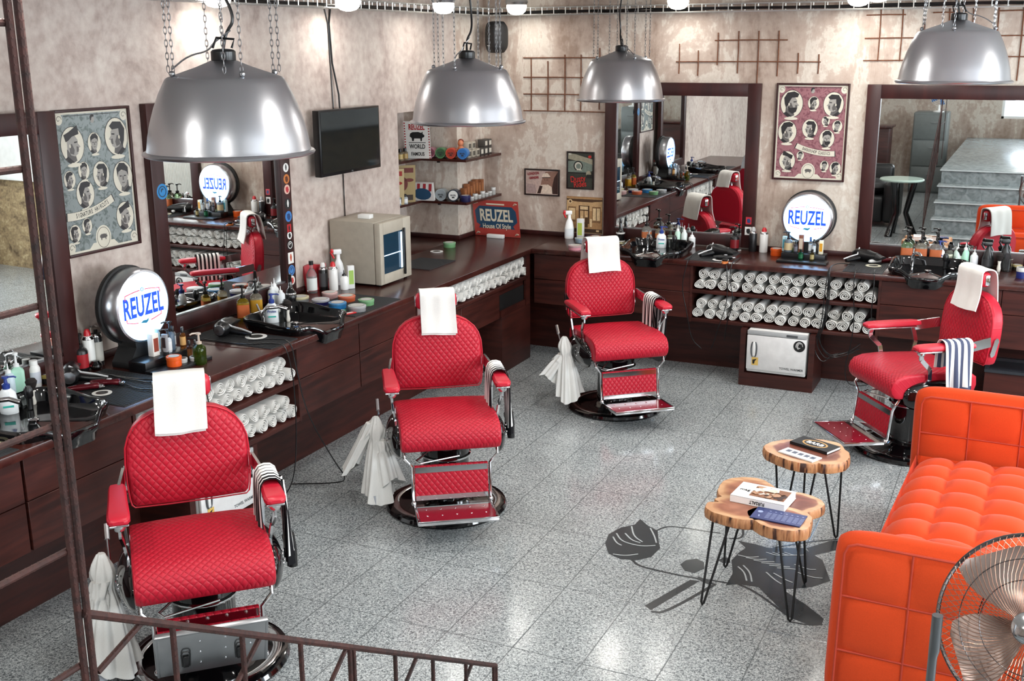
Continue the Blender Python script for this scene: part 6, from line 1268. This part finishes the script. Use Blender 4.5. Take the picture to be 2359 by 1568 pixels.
# ================================================================ the side of the room behind the camera (seen in the mirrors)
def radiator(lb, T, w_, h_=.62):
    t = thing('radiator', lb, 'radiator', (T[0][0], T[0][1], .22), T[1]); b = B(); b.box(0, w_, -.09, -.08, 0, h_, .003); b.box(0, w_, -.035, -.025, 0, h_, .003)
    for k in range(int(w_ / .035)): b.box(.01 + .035 * k, .03 + .035 * k, -.095, -.09, .03, h_ - .05, .002)
    b.box(0, w_, -.09, -.025, h_ - .01, h_, .002); b.build('panel', M('radiator_white', 'dedcd6', .4), t)
    for x in (.06, w_ - .06): B().box(x - .02, x + .02, -.03, 0, .1, h_ - .1).build('wall_bracket', STEEL, t)
    for x in (.05, w_ - .05): B().box(x - .015, x + .015, -.07, -.04, -.22, 0).build('leg', STEEL, t)
RR = -PI / 2
radiator('white radiator under the windows, seen in the left mirrors', ((XR, 5.0, 0), RR), 1.3); radiator('second white radiator under the farther window', ((XR, 7.6, 0), RR), 1.2)
# rough stone panel with ledge on the back wall right of the counter
struct(B().box(.62, XR, YB - .02, YB, 0, 1.02).build('trim_9', 'rough_stone')); struct(B().box(.6, XR - .14, YB - .12, YB, 1.02, 1.1, .006).build('trim_10', 'plaster_white')); struct(B().box(.6, XR, YB - .012, YB, 1.1, CEIL).build('trim_11', 'plaster_white'))
radiator('white radiator on the back wall right of the counter', ((1.0, YB - .02, 0), 0), .9, .72)
t = thing('framed_picture', 'framed portrait on the back wall, seen in the far left mirror', 'picture', (1.25, YB - .012, 1.2)); frame(t, .34, .36, .02, .02, BLKM)
b = B(); b.at(Matrix.Translation((0, -.01, 0)) @ FACE_Y); b.mi = 1; b.flat([(.015, .015), (.325, .015), (.325, .345), (.015, .345)]); head(b, .17, .18, .3, 1, 3, lbl=False); b.build('print', ['poster_cream', 'poster_cream', 'poster_ink', 'poster_grey', 'poster_shade'], t, norm=False)
cb = thing('filing_cabinet', 'tall grey filing cabinet behind the stairs, seen in the right mirror', 'cabinet', (-1.62, -3.2, 0))
B().box(-.3, .24, -.35, .25, 0, 1.34, .02, 3).build('carcass', M('cabinet_grey', '6c7271', .4), cb)
for z0, z1 in ((.03, .44), (.46, .88), (.9, 1.3)):
    d_ = B().box(-.28, .22, .25, .268, z0, z1, .004).build('drawer', 'cabinet_grey', cb); b = B(); b.tube([(-.02, .268, z1 - .12), (-.02, .29, z1 - .12), (.1, .29, z1 - .12), (.1, .268, z1 - .12)], .006, 6); b.build('handle', CHR, d_)
fn_ = thing('desk_fan', 'small blue desk fan on the filing cabinet, seen in the right mirror', 'fan', (-1.55, -3.15, 1.34)); b = B(); b.lathe([(.09, 0), (.09, .015), (.02, .03), (.015, .12), (0, .12)], seg=20); b.build('foot', WHT, fn_)
b = B(); [b.tube([(r_ * math.cos(a), .03 * (1 - r_ / .2), .25 + r_ * math.sin(a)) for a in [k * PI / 14 for k in range(29)]], .002, 4) for r_ in (.15, .12, .09, .06, .03)]; b.build('guard', WHT, fn_)
b = B()
for k in range(4): b.flat([( .02 * math.cos(k * PI / 2), 0, 0)]) if False else b.at(Matrix.Translation((0, 0, .25)) @ FACE_Y @ Matrix.Rotation(k * PI / 2, 4, 'Z')).prism([(0, 0), (.13, .02), (.12, .09), (.03, .05)], -.002, .002)
b.build('blade', M('fan_blue', '2a6aa8', .3), fn_)
dk = thing('reception_desk', 'dark wooden reception desk with a white notice, seen in the mirrors', 'desk', (-3.0, -2.6, 0))
B().box(-.7, .8, 0, .5, 0, 1.12, .005).build('body', WOOD, dk); B().box(-.74, .84, -.04, .54, 1.12, 1.16, .005).build('top', WTOP, dk)
b = B(); b.at(Matrix.Translation((.45, .502, .85)) @ FACE_Y @ Matrix.Rotation(PI, 4, 'Y')); b.flat([(-.14, -.1), (.14, -.1), (.14, .1), (-.14, .1)], .002); b.mi = 1; [b.flat([(-.11, y), (.11, y), (.11, y - .015), (-.11, y - .015)], .003) for y in (.06, .02)]; b.flat([(-.11, -.04), (-.02, -.04), (-.02, -.06), (-.11, -.06)], .003); b.build('notice', [WHT, BLKM], dk, norm=False)
LEA = M('black_leather', '0f0f10', .35, bump=.002)
ls = thing('armchair', 'black leather armchair with a jacket on it, seen in the right mirror', 'armchair', (-2.25, .75, 0), 0)
B().box(-.42, .42, -.35, .4, .06, .42, .04, 3).build('seat', LEA, ls); B().box(-.45, .45, -.45, -.28, .1, .8, .06, 3).build('backrest', LEA, ls)
for s in (-1, 1): B().box(s * .5 - .09, s * .5 + .09, -.42, .42, .06, .62, .05, 3).build('arm', LEA, ls)
b = B(); b.ball((.2, .05, .52), (.26, .22, .12), 14, 8); b.build('jacket', BLKM, None); o = bpy.data.objects['jacket']; place(o, (-2.25, .75, 0)); tag(o, 'black jacket thrown on the leather armchair', 'jacket')
gt = thing('glass_table', 'round glass table on dark curved legs, seen in the right mirror', 'table', (-1.55, 1.75, 0))
b = B(); b.lathe([(0, .72), (.27, .72), (.28, .73), (.28, .742), (.27, .75), (0, .75)], seg=40); b.build('glass_top', M('table_glass', 'b9cfc4', .05, var=0, spec=.7), gt)
for k in range(3): a = k * 2.1; b = B(); b.tube([(.2 * math.cos(a), .2 * math.sin(a), 0), (.08 * math.cos(a), .08 * math.sin(a), .3), (.16 * math.cos(a), .16 * math.sin(a), .72)], [.05, .035, .045], 12); b.build('leg', BLK, gt)
tag(place(B().box(-.4, .4, -.3, .3, 0, .9, .18, 4).build('leather_bench', LEA), (.75, -1.9, .875), 0), 'black upholstered bench at the top of the stairs, seen in the mirror', 'bench')
# waste box under the back counter
wb = thing('waste_box', 'dark wooden waste box with a bin liner under the back counter', 'bin', (.06, 8.17, 0))
for x0, x1, y0, y1 in ((-.22, .3, -.2, -.18), (-.22, .3, .13, .15), (-.22, -.2, -.18, .13), (.28, .3, -.18, .13)): B().box(x0, x1, y0, y1, 0, .3).build('side_board', WOOD, wb)
B().box(-.2, .28, -.18, .13, 0, .02).build('bottom_board', WOOD, wb)
b = B(); b.rings([[(x * k, y * k2 - .025, z) for x, y in ((-.2, -.155), (.28, -.155), (.28, .155), (-.2, .155))] for k, k2, z in ((1.12, 1.2, .285), (1.12, 1.22, .305), (.98, .98, .305), (.9, .9, .12), (.8, .8, .1))]); b.build('bin_liner', M('liner_grey', '2c3036', .3), wb)
# ================================================================ floor decal
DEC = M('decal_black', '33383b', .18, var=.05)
def fp(x, y): q = px(x, y, 0); return (q.x, q.y)
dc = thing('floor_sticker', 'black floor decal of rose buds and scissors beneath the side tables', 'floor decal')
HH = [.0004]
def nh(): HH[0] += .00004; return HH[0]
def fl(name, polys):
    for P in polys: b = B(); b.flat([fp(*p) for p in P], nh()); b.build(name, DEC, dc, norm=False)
def strip(pts, w_, h=.0008):
    P = [Vector(fp(*p)) for p in pts]
    for _ in range(2):
        Q = [P[0]]
        for a, c in zip(P, P[1:]): Q += [a * .75 + c * .25, a * .25 + c * .75]
        P = Q + [P[-1]]
    out = []
    L, R = [], []
    for i, p in enumerate(P):
        d = (P[min(i + 1, len(P) - 1)] - P[max(i - 1, 0)]).normalized(); n = Vector((-d.y, d.x)); k = w_ * (1 if not callable(w_) else 1)
        L.append(p + n * k / 2); R.append(p - n * k / 2)
    return L, R
def lines(name, L_, mat=DEC, h=0):
    for pts, w_ in L_:
        b = B(); h = nh(); L, R = strip(pts, w_)
        for i in range(len(L) - 1): b.flat([(L[i].x, L[i].y), (L[i + 1].x, L[i + 1].y), (R[i + 1].x, R[i + 1].y), (R[i].x, R[i].y)], h)
        bmesh.ops.remove_doubles(b.bm, verts=b.bm.verts[:], dist=.00001); b.build(name, mat, dc, norm=False)
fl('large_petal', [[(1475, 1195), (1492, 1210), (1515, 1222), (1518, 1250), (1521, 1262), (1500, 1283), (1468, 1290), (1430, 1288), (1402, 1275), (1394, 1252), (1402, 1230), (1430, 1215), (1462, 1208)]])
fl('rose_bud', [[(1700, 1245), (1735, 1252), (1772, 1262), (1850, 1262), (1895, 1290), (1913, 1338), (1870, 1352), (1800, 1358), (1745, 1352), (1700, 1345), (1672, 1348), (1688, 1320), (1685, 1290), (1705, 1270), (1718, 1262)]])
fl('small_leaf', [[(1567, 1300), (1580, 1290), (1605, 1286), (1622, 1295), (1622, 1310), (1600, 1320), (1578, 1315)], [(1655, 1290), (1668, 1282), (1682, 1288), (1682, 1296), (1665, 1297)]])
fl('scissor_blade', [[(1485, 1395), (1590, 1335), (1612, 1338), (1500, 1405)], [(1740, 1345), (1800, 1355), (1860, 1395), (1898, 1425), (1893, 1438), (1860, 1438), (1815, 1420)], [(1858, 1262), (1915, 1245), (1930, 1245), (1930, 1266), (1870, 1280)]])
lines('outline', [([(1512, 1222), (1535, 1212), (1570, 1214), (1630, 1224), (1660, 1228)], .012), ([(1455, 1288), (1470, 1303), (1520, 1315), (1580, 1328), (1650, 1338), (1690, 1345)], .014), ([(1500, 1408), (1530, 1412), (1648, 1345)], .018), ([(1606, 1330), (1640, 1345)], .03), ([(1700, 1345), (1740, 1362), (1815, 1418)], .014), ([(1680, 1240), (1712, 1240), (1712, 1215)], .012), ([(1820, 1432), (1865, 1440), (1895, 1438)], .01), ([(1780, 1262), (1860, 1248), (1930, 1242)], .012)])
PALE = M('decal_gap', 'b4babb', .2, var=.1, scale=80)
lines('vein', [([(1412, 1236), (1420, 1250), (1432, 1256)], .008), ([(1420, 1228), (1430, 1244), (1450, 1252), (1480, 1258), (1510, 1256)], .008), ([(1440, 1228), (1455, 1244), (1475, 1250)], .008), ([(1455, 1212), (1460, 1235), (1480, 1248)], .008), ([(1498, 1216), (1508, 1235), (1512, 1250)], .008), ([(1412, 1276), (1440, 1280), (1470, 1276)], .008)] +
      [([(1700 + 18 * k, 1278 + 6 * k), (1725 + 18 * k, 1284 + 5 * k), (1748 + 18 * k, 1282 + 6 * k)], .008) for k in range(6)] + [([(1765 + 14 * k, 1272), (1790 + 14 * k, 1280), (1815 + 14 * k, 1278)], .007) for k in range(4)] + [([(1700, 1305), (1715, 1318), (1720, 1338)], .008), ([(1712, 1302), (1728, 1318), (1732, 1340)], .008), ([(1765, 1318), (1785, 1336), (1800, 1345)], .008), ([(1782, 1320), (1810, 1336), (1826, 1342)], .008), ([(1830, 1300), (1862, 1312), (1880, 1312)], .008), ([(1836, 1318), (1870, 1330), (1895, 1332)], .007)], PALE)
